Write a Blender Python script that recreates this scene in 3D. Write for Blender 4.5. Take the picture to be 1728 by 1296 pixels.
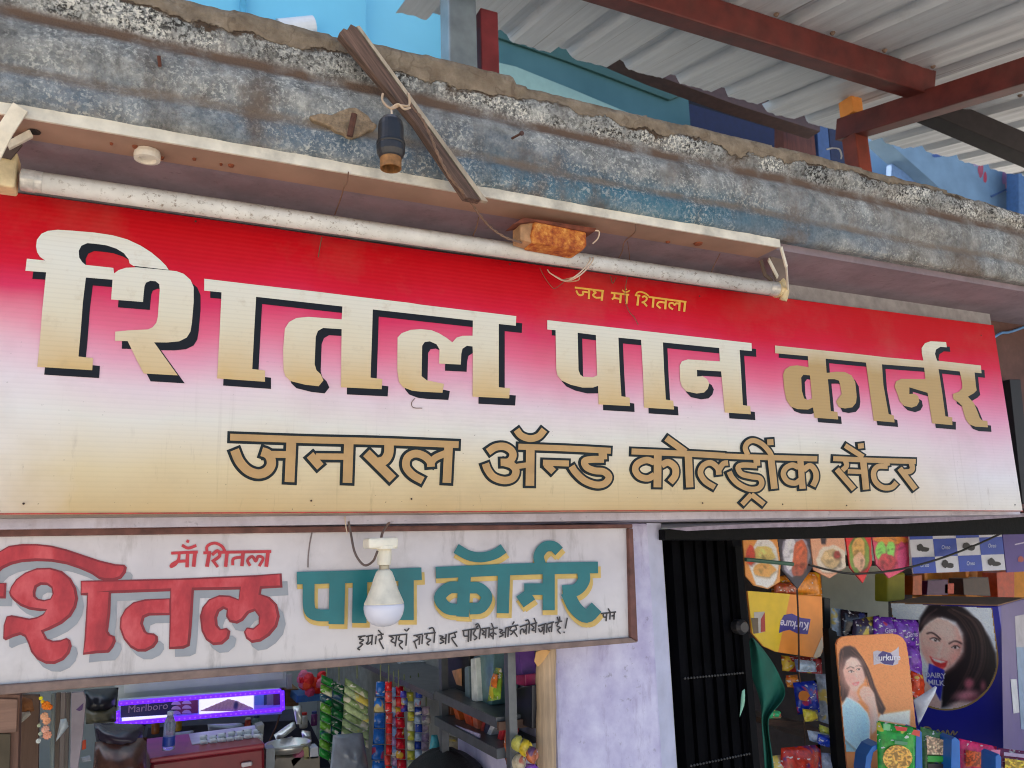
import bpy, math, random
from mathutils import Vector, Matrix, noise
from mathutils.geometry import tessellate_polygon
random.seed(7)
R = math.radians
for o in list(bpy.data.objects): bpy.data.objects.remove(o)
sc = bpy.context.scene
COL = sc.collection

# ------------------------------------------------------------------ camera
# X runs along the shop front, Y into the shop, Z up; metres.
F, PW, PH = 1340.0, 1728, 1296
YAW, PITCH, ROLL = R(25.3), math.atan(277/1340), -math.atan(194/6500)
EYE = Vector((0, -1.1, 1.6))
FW = Vector((math.sin(YAW)*math.cos(PITCH), math.cos(YAW)*math.cos(PITCH), math.sin(PITCH)))
_r = Vector((math.cos(YAW), -math.sin(YAW), 0)); _u = _r.cross(FW)
RT = math.cos(ROLL)*_r + math.sin(ROLL)*_u
UP = -math.sin(ROLL)*_r + math.cos(ROLL)*_u
cd = bpy.data.cameras.new('camera'); cam = bpy.data.objects.new('camera', cd); COL.objects.link(cam)
cd.sensor_width = 36; cd.lens = F/PW*36; cd.clip_start = .02; cd.clip_end = 400
cam.matrix_world = Matrix(((RT.x, UP.x, -FW.x, EYE.x), (RT.y, UP.y, -FW.y, EYE.y), (RT.z, UP.z, -FW.z, EYE.z), (0, 0, 0, 1)))
cd.dof.use_dof = True; cd.dof.focus_distance = 1.25; cd.dof.aperture_fstop = 12.0
sc.camera = cam
sc.cycles.pixel_filter_type = 'BLACKMAN_HARRIS'; sc.cycles.filter_width = 1.05

# ------------------------------------------------------------------ sky, sun, exposure
SUN_EL, SUN_AZ = R(50), R(-24)          # high, behind the building: the front is in open shade
w = bpy.data.worlds.new('World'); sc.world = w; w.use_nodes = True
nt = w.node_tree; bgn = nt.nodes['Background']
sky = nt.nodes.new('ShaderNodeTexSky'); sky.sky_type = 'NISHITA'; sky.sun_disc = False
sky.sun_elevation = SUN_EL; sky.sun_rotation = SUN_AZ
sky.air_density = 1.0; sky.dust_density = 3.0; sky.ozone_density = 1.0
nt.links.new(sky.outputs[0], bgn.inputs[0]); bgn.inputs[1].default_value = .15
ld = bpy.data.lights.new('sun', 'SUN'); ld.energy = 4.5; ld.angle = R(.5); ld.color = (1, .95, .88)
sun = bpy.data.objects.new('sun', ld); COL.objects.link(sun)
_sd = Vector((math.sin(SUN_AZ)*math.cos(SUN_EL), math.cos(SUN_AZ)*math.cos(SUN_EL), math.sin(SUN_EL)))
sun.rotation_euler = _sd.to_track_quat('Z', 'Y').to_euler(); sun.location = (0, 0, 12)
vs = sc.view_settings; vs.view_transform = 'Standard'; vs.look = 'None'; vs.gamma = 1; vs.use_curve_mapping = False
vs.exposure = 1.06

# ------------------------------------------------------------------ helpers: space
def ray(px, py): return FW*F + RT*(px-PW/2) + UP*(PH/2-py)
class PL:
    """a plane in the place: through p, facing n (towards the street)"""
    def __init__(s, p, n): s.p = Vector(p); s.n = Vector(n).normalized()
    def hit(s, px, py, eps=0):
        d = ray(px, py); t = (s.p-EYE).dot(s.n)/d.dot(s.n); return EYE + d*t + s.n*eps
def PY(Y): return PL((0, Y, 0), (0, -1, 0))
def PX(X): return PL((X, 0, 0), (-1, 0, 0))
def PT(px, py, Y, yaw, lean=0):
    """upright plane turned by yaw, through the point seen at px,py at depth Y"""
    p = PY(Y).hit(px, py); a = R(yaw)
    n = Vector((math.sin(a), -math.cos(a), math.tan(R(lean))))
    return PL(p, n)
def at(px, py, Y): return PY(Y).hit(px, py)

# ------------------------------------------------------------------ helpers: objects
WL = {}
def thing(name, label, cat, loc, group=None):
    o = bpy.data.objects.new(name, None); COL.objects.link(o); o.location = loc; o.empty_display_size = .05
    o['label'] = label; o['category'] = cat
    if group: o['group'] = group
    WL[o.name] = Vector(loc); return o
def mo(name, verts, faces, mat, parent=None, label=None, cat=None, group=None, kind=None, smooth=False, bevel=0):
    verts = [Vector(v) for v in verts]
    if parent is not None: base = WL[parent.name]
    else:
        n = len(verts); base = Vector((sum(v.x for v in verts)/n, sum(v.y for v in verts)/n, min(v.z for v in verts)))
    me = bpy.data.meshes.new(name); me.from_pydata([v-base for v in verts], [], faces); me.update()
    if smooth: me.polygons.foreach_set('use_smooth', [True]*len(me.polygons))
    if mat: me.materials.append(mat)
    o = bpy.data.objects.new(name, me); COL.objects.link(o)
    if parent is not None: o.parent = parent
    else: o.location = base
    WL[o.name] = base
    if label: o['label'] = label
    if cat: o['category'] = cat
    if group: o['group'] = group
    if kind: o['kind'] = kind
    if bevel:
        b = o.modifiers.new('bevel', 'BEVEL'); b.width = bevel; b.segments = 2; b.limit_method = 'ANGLE'
    return o
class MB:
    def __init__(s): s.v = []; s.f = []
    def add(s, v, f):
        n = len(s.v); s.v += [Vector(x) for x in v]; s.f += [tuple(i+n for i in q) for q in f]; return s
    def box(s, lo, hi):
        x0, y0, z0 = lo; x1, y1, z1 = hi
        return s.add([(x0,y0,z0),(x1,y0,z0),(x1,y1,z0),(x0,y1,z0),(x0,y0,z1),(x1,y0,z1),(x1,y1,z1),(x0,y1,z1)],
                     [(0,3,2,1),(4,5,6,7),(0,1,5,4),(1,2,6,5),(2,3,7,6),(3,0,4,7)])
    def obox(s, p, q, a, b):
        """bar from p to q, half-vectors a and b"""
        p, q, a, b = map(Vector, (p, q, a, b))
        return s.add([p-a-b,p+a-b,p+a+b,p-a+b,q-a-b,q+a-b,q+a+b,q-a+b],
                     [(0,3,2,1),(4,5,6,7),(0,1,5,4),(1,2,6,5),(2,3,7,6),(3,0,4,7)])
    def prism(s, poly, d):
        n = len(poly); d = Vector(d); poly = [Vector(p) for p in poly]
        tri = tessellate_polygon([poly])
        nn = Vector((0,0,0))
        for i in range(n): nn += poly[i].cross(poly[(i+1) % n])
        flip = nn.dot(d) > 0
        fs = []
        for t in tri:
            a, b, c = t
            tn = (poly[b]-poly[a]).cross(poly[c]-poly[a])
            if tn.dot(d) > 0: a, b, c = c, b, a
            fs.append((a, b, c)); fs.append((c+n, b+n, a+n))
        for i in range(n):
            j = (i+1) % n
            fs.append((i, j, j+n, i+n) if flip else (j, i, i+n, j+n))
        return s.add(poly+[p+d for p in poly], fs)
    def tube(s, pts, r, n=8, closed_ends=True):
        pts = [Vector(p) for p in pts]; rings = []; k = len(pts)
        prev = None
        for i, p in enumerate(pts):
            t = (pts[min(i+1, k-1)]-pts[max(i-1, 0)]).normalized()
            a = prev if prev is not None else (Vector((0,0,1)) if abs(t.z) < .9 else Vector((1,0,0)))
            a = (a - t*a.dot(t)).normalized(); prev = a; b = t.cross(a)
            rr = r[i] if isinstance(r, (list, tuple)) else r
            rings.append([p+(a*math.cos(2*math.pi*j/n)+b*math.sin(2*math.pi*j/n))*rr for j in range(n)])
        v = [q for g in rings for q in g]
        f = [(i*n+j, i*n+(j+1)%n, (i+1)*n+(j+1)%n, (i+1)*n+j) for i in range(k-1) for j in range(n)]
        if closed_ends: f += [tuple(range(n-1, -1, -1)), tuple((k-1)*n+j for j in range(n))]
        return s.add(v, f)
    def lathe(s, c, prof, n=20, ax=Vector((0,0,1))):
        c = Vector(c); ax = Vector(ax).normalized()
        a = Vector((1,0,0)) if abs(ax.x) < .8 else Vector((0,1,0)); a = (a-ax*a.dot(ax)).normalized(); b = ax.cross(a); k = len(prof)
        v = [c+ax*z+(a*math.cos(2*math.pi*j/n)+b*math.sin(2*math.pi*j/n))*max(r, 1e-4) for r, z in prof for j in range(n)]
        f = [(i*n+j, i*n+(j+1)%n, (i+1)*n+(j+1)%n, (i+1)*n+j) for i in range(k-1) for j in range(n)]
        return s.add(v, f+[tuple(range(n-1, -1, -1)), tuple((k-1)*n+j for j in range(n))])
    def build(s, name, mat, parent=None, **k): return mo(name, s.v, s.f, mat, parent, **k)

def spl(pts, sub=6):
    """Catmull-Rom through any points"""
    pts = [Vector(p) for p in pts]
    if len(pts) < 3: return pts
    P_ = [2*pts[0]-pts[1]]+pts+[2*pts[-1]-pts[-2]]; out = []
    for i in range(1, len(P_)-2):
        a, b, c, d = P_[i-1:i+3]
        for k in range(sub):
            t = k/sub
            out.append(.5*((2*b)+(c-a)*t+(2*a-5*b+4*c-d)*t*t+(3*b-a-3*c+d)*t**3))
    return out+[pts[-1]]

def flat(name, polys, org, s, pl, eps, mat, parent, shift=(0,0)):
    """flat print: polygons (each a list of px points, or (outline, hole, ...)) lying on plane pl"""
    m = MB(); e = eps
    for P_ in polys:
        loops = P_ if isinstance(P_, tuple) else (P_,)
        l2 = [[Vector((org[0]+x/s+shift[0], org[1]+y/s+shift[1], 0)) for x, y in L] for L in loops]
        tri = tessellate_polygon(l2); fl = [p for L in l2 for p in L]
        m.add([pl.hit(p.x, p.y, e) for p in fl], [t if True else t for t in tri]); e += 2e-5
    fix_normals(m, pl.n)
    return m.build(name, mat, parent)
def fix_normals(m, n):
    for i, f in enumerate(m.f):
        a, b, c = (m.v[k] for k in f[:3])
        if (b-a).cross(c-a).dot(n) < 0: m.f[i] = tuple(reversed(f))
def ink(name, strokes, org, s, pl, eps, mat, parent, grow=0, shift=(0,0), rnd=False):
    """lettering drawn as pen strokes (points, width) on plane pl"""
    m = MB(); e = eps
    for pts, wd in strokes:
        q = [Vector((org[0]+x/s+shift[0], org[1]+y/s+shift[1], 0)) for x, y in pts]
        h = wd/s/2+grow
        if grow:
            a = (q[0]-q[1]).normalized(); b = (q[-1]-q[-2]).normalized(); q[0] = q[0]+a*grow; q[-1] = q[-1]+b*grow
        q = spl(q, 5); k = len(q); L = []; Rr = []
        for i in range(k):
            t = (q[min(i+1, k-1)]-q[max(i-1, 0)]).normalized(); nn = Vector((-t.y, t.x, 0))
            L.append(q[i]+nn*h); Rr.append(q[i]-nn*h)
        for i in range(k-1):
            e += 3e-6
            m.add([pl.hit(p.x, p.y, e) for p in (L[i], L[i+1], Rr[i+1], Rr[i])], [(0,1,2,3)])
        if rnd:
            for c, d in ((q[0], q[0]-q[1]), (q[-1], q[-1]-q[-2])):
                d = d.normalized(); nn = Vector((-d.y, d.x, 0)); e += 3e-6
                m.add([pl.hit(*(c+nn*h*math.cos(a)+d*h*.45*math.sin(a)).xy, e) for a in [math.pi*j/8 for j in range(9)]], [tuple(range(9))])
    fix_normals(m, pl.n)
    return m.build(name, mat, parent)
import numpy as np
def _sd(P_, X, Y):
    """signed distance to polygon, inside positive"""
    P_ = np.array(P_, float); d = np.full(X.shape, 1e9); ins = np.zeros(X.shape, bool); n = len(P_)
    for i in range(n):
        a, b = P_[i], P_[(i+1) % n]; ex, ey = b-a; wx, wy = X-a[0], Y-a[1]
        t = np.clip((wx*ex+wy*ey)/(ex*ex+ey*ey+1e-9), 0, 1); d = np.minimum(d, np.hypot(wx-ex*t, wy-ey*t))
        c = (a[1] > Y) != (b[1] > Y); ins ^= c & (X < (b[0]-a[0])*(Y-a[1])/(b[1]-a[1]+1e-12)+a[0])
    return np.where(ins, d, -d)
_pm = None
def paint(name, pl, eps, parent, org, s, bbox, step, layers, mask=None, grain=.03):
    """a printed picture: soft-edged inks laid one over the other on a fine grid lying on the plane"""
    global _pm
    if _pm is None:
        n = N('printed_picture'); a = n.t.nodes.new('ShaderNodeAttribute'); a.attribute_name = 'ink'; _pm = n.out(a.outputs['Color'], .38)
    x0, y0, x1, y1 = bbox; nx, ny = int((x1-x0)/step), int((y1-y0)/step)
    gx, gy = np.meshgrid(np.linspace(x0, x1, nx+1), np.linspace(y0, y1, ny+1)); C = np.zeros(gx.shape+(3,)); 
    for kind, dat, col, soft, al in layers:
        if kind == 'poly': d = _sd(dat, gx, gy)
        elif kind == 'ell':
            cx, cy, rx, ry, rot = dat; c_, s_ = math.cos(R(rot)), math.sin(R(rot)); u = (gx-cx)*c_+(gy-cy)*s_; v = -(gx-cx)*s_+(gy-cy)*c_
            d = (1-np.hypot(u/rx, v/ry))*min(rx, ry)
        elif kind == 'line':
            pts, wd = dat; q = [p for p in spl([Vector((x, y, 0)) for x, y in pts], 6)]; d = np.full(gx.shape, 1e9)
            for a, b in zip(q, q[1:]):
                ex, ey = b.x-a.x, b.y-a.y; t = np.clip(((gx-a.x)*ex+(gy-a.y)*ey)/(ex*ex+ey*ey+1e-9), 0, 1); d = np.minimum(d, np.hypot(gx-a.x-ex*t, gy-a.y-ey*t))
            d = wd/2-d
        else: d = np.full(gx.shape, 1e6)
        m_ = np.clip(d/soft*.5+.5, 0, 1); m_ = (m_*m_*(3-2*m_)*al)[..., None]
        C = C*(1-m_)+np.array(col, float)/255*m_
    rg = np.random.RandomState(int(abs(x0*7+y0*13)) % 9999); C = C*1.25; C = C/np.maximum(1, C.max(-1, keepdims=True)/.97); C = np.clip(C*(1+grain*rg.randn(*gx.shape)[..., None]), 0, .98)
    Lc = np.where(C <= .04045, C/12.92, ((C+.055)/1.055)**2.4)
    keep = np.ones(gx.shape, bool) if mask is None else _sd(mask, gx, gy) > -step*.3
    v = [pl.hit(org[0]+a/s, org[1]+b/s, eps) for a, b in zip(gx.ravel(), gy.ravel())]
    w_ = nx+1; f = [(j*w_+i, (j+1)*w_+i, (j+1)*w_+i+1, j*w_+i+1) for j in range(ny) for i in range(nx) if keep[j,i] and keep[j+1,i] and keep[j,i+1] and keep[j+1,i+1]]
    o = mo(name, v, f, _pm, parent); at_ = o.data.attributes.new('ink', 'FLOAT_COLOR', 'POINT')
    at_.data.foreach_set('color', np.concatenate([Lc, np.ones(gx.shape+(1,))], -1).astype('f').ravel()); return o
_tx = {}
def text(name, body, c, right, up, n, size, mat, parent, eps=.001, shear=0, bold=0):
    cu = bpy.data.curves.new('t', 'FONT'); cu.body = body; cu.align_x = 'CENTER'; cu.align_y = 'CENTER'; cu.size = size; cu.shear = shear; cu.offset = bold
    cu.resolution_u = 3
    o = bpy.data.objects.new('t', cu); COL.objects.link(o)
    me = o.evaluated_get(bpy.context.evaluated_depsgraph_get()).to_mesh()
    v = [Vector(c)+Vector(right)*x.co.x+Vector(up)*x.co.y+Vector(n)*eps for x in me.vertices]; f = [tuple(p.vertices) for p in me.polygons]
    bpy.data.objects.remove(o)
    return mo(name, v, f, mat, parent)

# ------------------------------------------------------------------ helpers: materials
def lin(r, g, b):
    f = lambda c: (c/12.92 if c <= .04045 else ((c+.055)/1.055)**2.4)
    return (f(r/255), f(g/255), f(b/255), 1)
class N:
    def __init__(s, name):
        s.m = bpy.data.materials.new(name); s.m.use_nodes = True; s.t = s.m.node_tree; s.b = s.t.nodes['Principled BSDF']
        s.pos = s.t.nodes.new('ShaderNodeNewGeometry').outputs['Position']; s._xyz = None
    def link(s, a, inp):
        if hasattr(a, 'is_output'): s.t.links.new(a, inp)
        else: inp.default_value = a
    def xyz(s):
        if not s._xyz:
            n = s.t.nodes.new('ShaderNodeSeparateXYZ'); s.t.links.new(s.pos, n.inputs[0]); s._xyz = n.outputs
        return s._xyz
    def noise(s, scale, detail=4, rough=.55, vec=None, dist=0):
        n = s.t.nodes.new('ShaderNodeTexNoise'); n.inputs['Scale'].default_value = scale; n.inputs['Detail'].default_value = detail
        n.inputs['Roughness'].default_value = rough; n.inputs['Distortion'].default_value = dist
        s.t.links.new(vec or s.pos, n.inputs['Vector']); return n.outputs['Fac']
    def scaled(s, x, y, z):
        n = s.t.nodes.new('ShaderNodeVectorMath'); n.operation = 'MULTIPLY'; s.t.links.new(s.pos, n.inputs[0]); n.inputs[1].default_value = (x, y, z); return n.outputs[0]
    def math(s, op, a, b=0, clamp=False):
        n = s.t.nodes.new('ShaderNodeMath'); n.operation = op; n.use_clamp = clamp; s.link(a, n.inputs[0]); s.link(b, n.inputs[1]); return n.outputs[0]
    def ramp(s, fac, *st, mode='LINEAR'):
        n = s.t.nodes.new('ShaderNodeValToRGB'); s.t.links.new(fac, n.inputs[0]); e = n.color_ramp.elements; n.color_ramp.interpolation = mode
        while len(e) < len(st): e.new(.5)
        for el, (p, c) in zip(e, st):
            el.position = p; el.color = c if isinstance(c, tuple) else (c, c, c, 1)
        return n.outputs[0]
    def map(s, v, a, b, c=0, d=1):
        n = s.t.nodes.new('ShaderNodeMapRange'); n.clamp = True; s.link(v, n.inputs[0])
        for i, x in enumerate((a, b, c, d)): n.inputs[i+1].default_value = x
        return n.outputs[0]
    def mix(s, fac, a, b, mode='MIX'):
        n = s.t.nodes.new('ShaderNodeMix'); n.data_type = 'RGBA'; n.blend_type = mode; s.link(fac, n.inputs[0]); s.link(a, n.inputs[6]); s.link(b, n.inputs[7]); return n.outputs[2]
    def bump(s, h, strength=.3, dist=.004):
        n = s.t.nodes.new('ShaderNodeBump'); n.inputs['Strength'].default_value = strength; n.inputs['Distance'].default_value = dist
        s.t.links.new(h, n.inputs['Height']); s.t.links.new(n.outputs[0], s.b.inputs['Normal'])
    def out(s, col, rough=.7, metal=0, spec=.5):
        s.link(col, s.b.inputs['Base Color']); s.link(rough, s.b.inputs['Roughness']); s.b.inputs['Metallic'].default_value = metal
        s.b.inputs['Specular IOR Level'].default_value = spec; return s.m
_mc = {}
def M(r, g, b, rough=.6, var=.18, scale=30, metal=0, bump=0, dirt=0, spec=.5):
    key = (r, g, b, rough, var, scale, metal, bump, dirt, spec)
    if key in _mc: return _mc[key]
    n = N('paint_%d_%d_%d' % (r, g, b)); c = lin(r, g, b)
    a = n.noise(scale, 5); dk = tuple(x*(1-var) for x in c[:3])+(1,); lt = tuple(min(1, x*(1+var)) for x in c[:3])+(1,)
    col = n.ramp(a, (.3, dk), (.7, lt))
    if dirt:
        d = n.noise(scale*.35, 6, .65); col = n.mix(n.map(d, .5, .72, 0, dirt), col, lin(92, 78, 64))
    if bump: n.bump(n.noise(scale*3, 5), bump)
    _mc[key] = n.out(col, rough, metal, spec); return _mc[key]
def emis(r, g, b, st):
    n = N('glow'); n.b.inputs['Emission Color'].default_value = lin(r, g, b); n.b.inputs['Emission Strength'].default_value = st
    return n.out(lin(r, g, b), .4)
def wood(r, g, b, axis, var=.45, rough=.75, fine=90, dirv=None):
    n = N('wood'); sc_ = [fine, fine, fine]
    if dirv is None: sc_[axis] = fine*.05; vec = n.scaled(*sc_)
    else:
        cb_ = n.t.nodes.new('ShaderNodeCombineXYZ'); d = Vector(dirv).normalized(); p = d.cross(Vector((0,1,0)))
        for k_, (ax, sc1) in enumerate(((d, fine*.05), (p, fine), (Vector((0,1,0)), fine))):
            dp = n.t.nodes.new('ShaderNodeVectorMath'); dp.operation = 'DOT_PRODUCT'; n.t.links.new(n.pos, dp.inputs[0]); dp.inputs[1].default_value = ax*sc1; n.t.links.new(dp.outputs['Value'], cb_.inputs[k_])
        vec = cb_.outputs[0]
    a = n.noise(1, 6, .65, vec); b2 = n.noise(7, 4); c = lin(r, g, b)
    col = n.ramp(a, (.3, tuple(x*(1-var) for x in c[:3])+(1,)), (.7, tuple(min(1, x*(1+var)) for x in c[:3])+(1,)))
    col = n.mix(n.map(b2, .5, .75, 0, .5), col, lin(r*.55, g*.55, b*.55)); n.bump(a, .5, .002); return n.out(col, rough)

def slab(name, poly, pl, depth, mat, parent=None, org=(0,0), s=1, bevel=.0015, **k):
    """a solid whose front outline is poly on plane pl, with real thickness behind it"""
    return MB().prism([pl.hit(org[0]+x/s, org[1]+y/s) for x, y in poly], -pl.n*depth).build(name, mat, parent, bevel=bevel, **k)
def pillow(name, quad, pl, bulge, mat, parent=None, seed=0, crimp=.0, n=9, org=(0,0), s=1, **k):
    """a filled bag or packet: quad TL,TR,BR,BL on the plane, puffed out on both sides"""
    a, b, c, d = [Vector((org[0]+x/s, org[1]+y/s, 0)) for x, y in quad]; v = []; f = []
    for side in (1, -1):
        for j in range(n+1):
            for i in range(n+1):
                u, t = i/n, j/n
                p = (a*(1-u)+b*u)*(1-t)+(d*(1-u)+c*u)*t
                e = (1-abs(2*u-1)**3)*(1-abs(2*t-1)**2.5)
                wv = noise.noise(Vector((u*4+seed*3.1, t*4+seed, side)))*.3+noise.noise(Vector((u*11+seed, t*9, seed)))*.14
                v.append(pl.hit(p.x, p.y, side*bulge*e*(1+wv)+bulge*.12*math.sin(t*40)*(1-e)*(1-abs(2*u-1))))
    q = (n+1)*(n+1)
    for j in range(n):
        for i in range(n):
            z = j*(n+1)+i
            f.append((z, z+n+1, z+n+2, z+1)); f.append((q+z, q+z+1, q+z+n+2, q+z+n+1))
    for i in range(n):
        f += [(i, i+1, q+i+1, q+i), (n*(n+1)+i+1, n*(n+1)+i, q+n*(n+1)+i, q+n*(n+1)+i+1)]
        z0, z1 = i*(n+1), (i+1)*(n+1); f += [(z1, z0, q+z0, q+z1), (z0+n, z1+n, q+z1+n, q+z0+n)]
    return mo(name, v, f, mat, parent, smooth=True, **k)
def wire(pts, r, sub=6, n=6): return MB().tube(spl([at(*p) for p in pts], sub), r, n)

# ================================================================== SETTING
MB().box((-60,-60,-.3), (60,60,0)).build('ground', M(204,194,178, .95, .12, 3, bump=.3), kind='structure')

# ---- the shop building: cornice, soffit, header, pillar, walls
bld = thing('shop_building', 'weathered shop front with stained concrete ledge above the red banner', 'building', (.7, .6, 0))
def cornice_mat():
    n = N('old_lime_washed_concrete'); X, Y, Z = n.xyz()
    wob = n.math('MULTIPLY', n.math('SUBTRACT', n.noise(9, 4), .5), .05)
    zz = n.math('ADD', Z, wob)
    big = n.noise(5, 5, .6); mid = n.noise(34, 6, .7); fine = n.noise(215, 3, .7); fine2 = n.noise(170, 3, .75)
    base = n.ramp(mid, (.32, lin(100,101,100)), (.5, lin(138,139,136)), (.68, lin(174,173,167)))
    blue = n.map(n.noise(3.2, 3), .42, .62)
    low = n.map(zz, 2.19, 2.12)                                 # the lower rolls keep old blue wash
    base = n.mix(n.math('MULTIPLY', n.math('MULTIPLY', blue, low), .62), base, lin(88,116,140))
    def patch(cx, cz, rx, rz):
        a = n.math('POWER', n.math('DIVIDE', n.math('SUBTRACT', X, cx), rx), 2); b = n.math('POWER', n.math('DIVIDE', n.math('SUBTRACT', zz, cz), rz), 2)
        return n.map(n.math('ADD', a, b), 1.3, .1)
    for cx, cz, rx, rz, st, c in ((.70,2.142,.32,.03,.85,lin(34,92,112)), (.62,2.118,.30,.03,.55,lin(66,120,138)), (.28,2.13,.26,.032,.6,lin(52,92,118)), (1.02,2.138,.2,.02,.45,lin(70,104,118)), (.45,2.17,.25,.018,.4,lin(70,96,120))):
        base = n.mix(n.math('MULTIPLY', n.math('MULTIPLY', patch(cx,cz,rx,rz), st), n.map(fine2, .3, .6, .45, 1)), base, c)
    # lime specks and black mould
    wsp = n.math('MULTIPLY', n.map(fine, .52, .58), n.map(n.noise(11, 5, .65), .40, .56))
    base = n.mix(n.math('MULTIPLY', wsp, .55), base, lin(208,206,196))
    drip = n.noise(1, 5, .65, n.scaled(26, 26, 4))
    base = n.mix(n.map(drip, .52, .7, 0, .5), base, lin(84,76,70))
    base = n.mix(n.math('MULTIPLY', n.map(X, .8, 1.7, 0, .55), n.map(n.noise(9, 5, .65), .4, .6)), base, lin(126,110,92))
    up = n.map(zz, 2.215, 2.235)
    mould = n.math('MULTIPLY', n.map(fine2, .48, .55), n.map(n.noise(8, 5, .7), .40, .54))
    base = n.mix(n.math('MULTIPLY', mould, n.math('ADD', n.math('MULTIPLY', up, .72), .24)), base, lin(48,46,44))
    w2 = n.math('MULTIPLY', n.math('MULTIPLY', n.map(n.noise(225, 3, .75), .51, .56), n.map(n.noise(7, 4), .48, .55)), n.math('MULTIPLY', up, .8))
    base = n.mix(w2, base, lin(222,218,206))
    # rusty dirt lying in the two grooves
    def band(z0, h): return n.map(n.math('ABSOLUTE', n.math('SUBTRACT', n.math('ADD', Z, n.math('MULTIPLY', wob, .35)), z0)), h, h*.35)
    br = n.map(n.noise(20, 5), .3, .55, .35, 1)
    base = n.mix(n.math('MULTIPLY', band(2.219, .014), br), base, lin(104,84,70))
    base = n.mix(n.math('MULTIPLY', n.math('MULTIPLY', band(2.149, .010), br), .75), base, lin(122,106,90))
    base = n.mix(n.math('MULTIPLY', n.map(n.noise(6.5, 5, .7), .52, .66), .6), base, lin(108,90,76))
    # mortar cap
    capv = (n.math('ADD', Z, n.math('ADD', n.math('MULTIPLY', n.math('SUBTRACT', n.noise(6.5, 6, .68), .5), .085), n.map(X, 1.0, 1.9, 0, -.012))))
    cap = n.map(capv, 2.2525, 2.2545)
    capc = n.ramp(n.noise(42, 6, .65), (.3, lin(106,92,76)), (.55, lin(136,121,102)), (.75, lin(158,144,124)))
    capc = n.mix(n.map(n.noise(15, 5), .55, .7, 0, .5), capc, lin(112,88,66))
    base = n.mix(cap, base, capc)
    crk = n.map(n.math('ABSOLUTE', n.math('SUBTRACT', capv, 2.2520)), .0035, .0012)
    base = n.mix(n.math('MULTIPLY', crk, n.map(n.noise(16, 3), .46, .58)), base, lin(78,64,52))
    crk2 = n.map(n.math('ABSOLUTE', n.math('SUBTRACT', n.noise(6, 4, .6), .5)), .006, .002)
    base = n.mix(n.math('MULTIPLY', n.math('MULTIPLY', crk2, cap), .35), base, lin(84,68,54))
    vr = n.t.nodes.new('ShaderNodeTexVoronoi'); vr.feature = 'DISTANCE_TO_EDGE'; vr.inputs['Scale'].default_value = 7
    n.t.links.new(n.pos, vr.inputs['Vector'])
    h = n.math('ADD', n.math('MULTIPLY', fine, .5), n.math('ADD', n.math('MULTIPLY', mid, 1.0), n.math('MULTIPLY', cap, .9)))
    n.bump(h, .95, .006); return n.out(base, .95, 0, .2)
prof = [(.05,2.112),(-.095,2.110),(-.118,2.108),(-.130,2.107),(-.136,2.111),(-.1395,2.120),(-.1405,2.132),(-.1385,2.142),(-.1355,2.149),(-.1355,2.155),(-.1385,2.163),(-.142,2.174),(-.1435,2.186),(-.1415,2.199),(-.1375,2.209),(-.133,2.216),(-.1315,2.222),(-.133,2.230),(-.137,2.239),(-.1405,2.250),(-.1415,2.262),(-.141,2.278),(-.138,2.288),(-.122,2.292),(-.08,2.293),(.05,2.294),(.615,2.296)]
PP = []
for (y0, z0), (y1, z1) in zip(prof, prof[1:]):
    k = max(1, int(math.hypot(y1-y0, z1-z0)/.0045)) if y1 < -.05 or y0 < -.05 else 1
    PP += [(y0+(y1-y0)*i/k, z0+(z1-z0)*i/k) for i in range(k)]
PP.append(prof[-1])
NX = 930; X0, X1 = -1.3, 3.6; v = []; f = []
for i in range(NX+1):
    x = X0+(X1-X0)*i/NX
    chip = noise.noise(Vector((x*9, 3.3, 0)))*.0022+noise.noise(Vector((x*31, 1.3, 0)))*.0014+noise.noise(Vector((x*90, 7, 0)))*.0012
    step = -.010 if x > .475 else 0.0
    step += -.006*max(0, min(1, (x-1.25)/.05))-max(0, x-1.45)*.07
    if .33 < x < .47: step += .002
    for (y, z) in PP:
        a = max(0, min(1, (z-2.235)/.04)); zz = z+a*(chip*.9+step)
        front = 1 if y < -.06 else 0
        p = Vector((x*5, y*5, z*9)); q = Vector((x*40, y*40, z*60)); r3 = Vector((x*120, y*120, z*140))
        d = (noise.noise(p)*.003+noise.noise(q)*.0013+noise.noise(r3)*.0009)*front
        d += front*a*.0025*(1 if noise.noise(Vector((x*6.5, 0, zz*12))) > -.1 else -1)*(1-abs(noise.noise(Vector((x*4, 5, 0)))))
        wave = noise.noise(Vector((x*1.6, 2, 0)))*.003*front
        v.append((x, y-d, zz+wave*.6))
k = len(PP)
for i in range(NX):
    for j in range(k-1): z = i*k+j; f.append((z, z+k, z+k+1, z+1))
mo('ledge', v, f, cornice_mat(), bld, label='stained concrete ledge with three rounded rolls and a crumbling mortar cap', smooth=True)
def plaster(r, g, b, r2, g2, b2, name, stain=lin(96,84,92), amt=.5):
    n = N(name); a = n.noise(14, 6, .65); c = n.ramp(a, (.35, lin(r,g,b)), (.65, lin(r2,g2,b2)))
    c = n.mix(n.map(n.noise(1, 6, .7, n.scaled(30, 30, 7)), .55, .75, 0, amt), c, stain)
    c = n.mix(n.map(n.noise(60, 5, .7), .62, .7, 0, .35), c, lin(70,62,66)); n.bump(n.math('ADD', a, n.math('MULTIPLY', n.noise(160, 4), .4)), .35, .003); return n.out(c, .85)
soff = plaster(124,110,116, 144,128,134, 'soffit_wash', lin(100,86,88), .5)
MB().box((-1.3,-.115,2.096), (3.6,.62,2.109)).build('soffit', soff, bld)
lav = plaster(182,174,206, 216,212,232, 'lavender_wash', lin(128,106,146), .62)
pale = plaster(176,166,174, 204,196,204, 'pale_wash', lin(150,132,132), .5)
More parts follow.
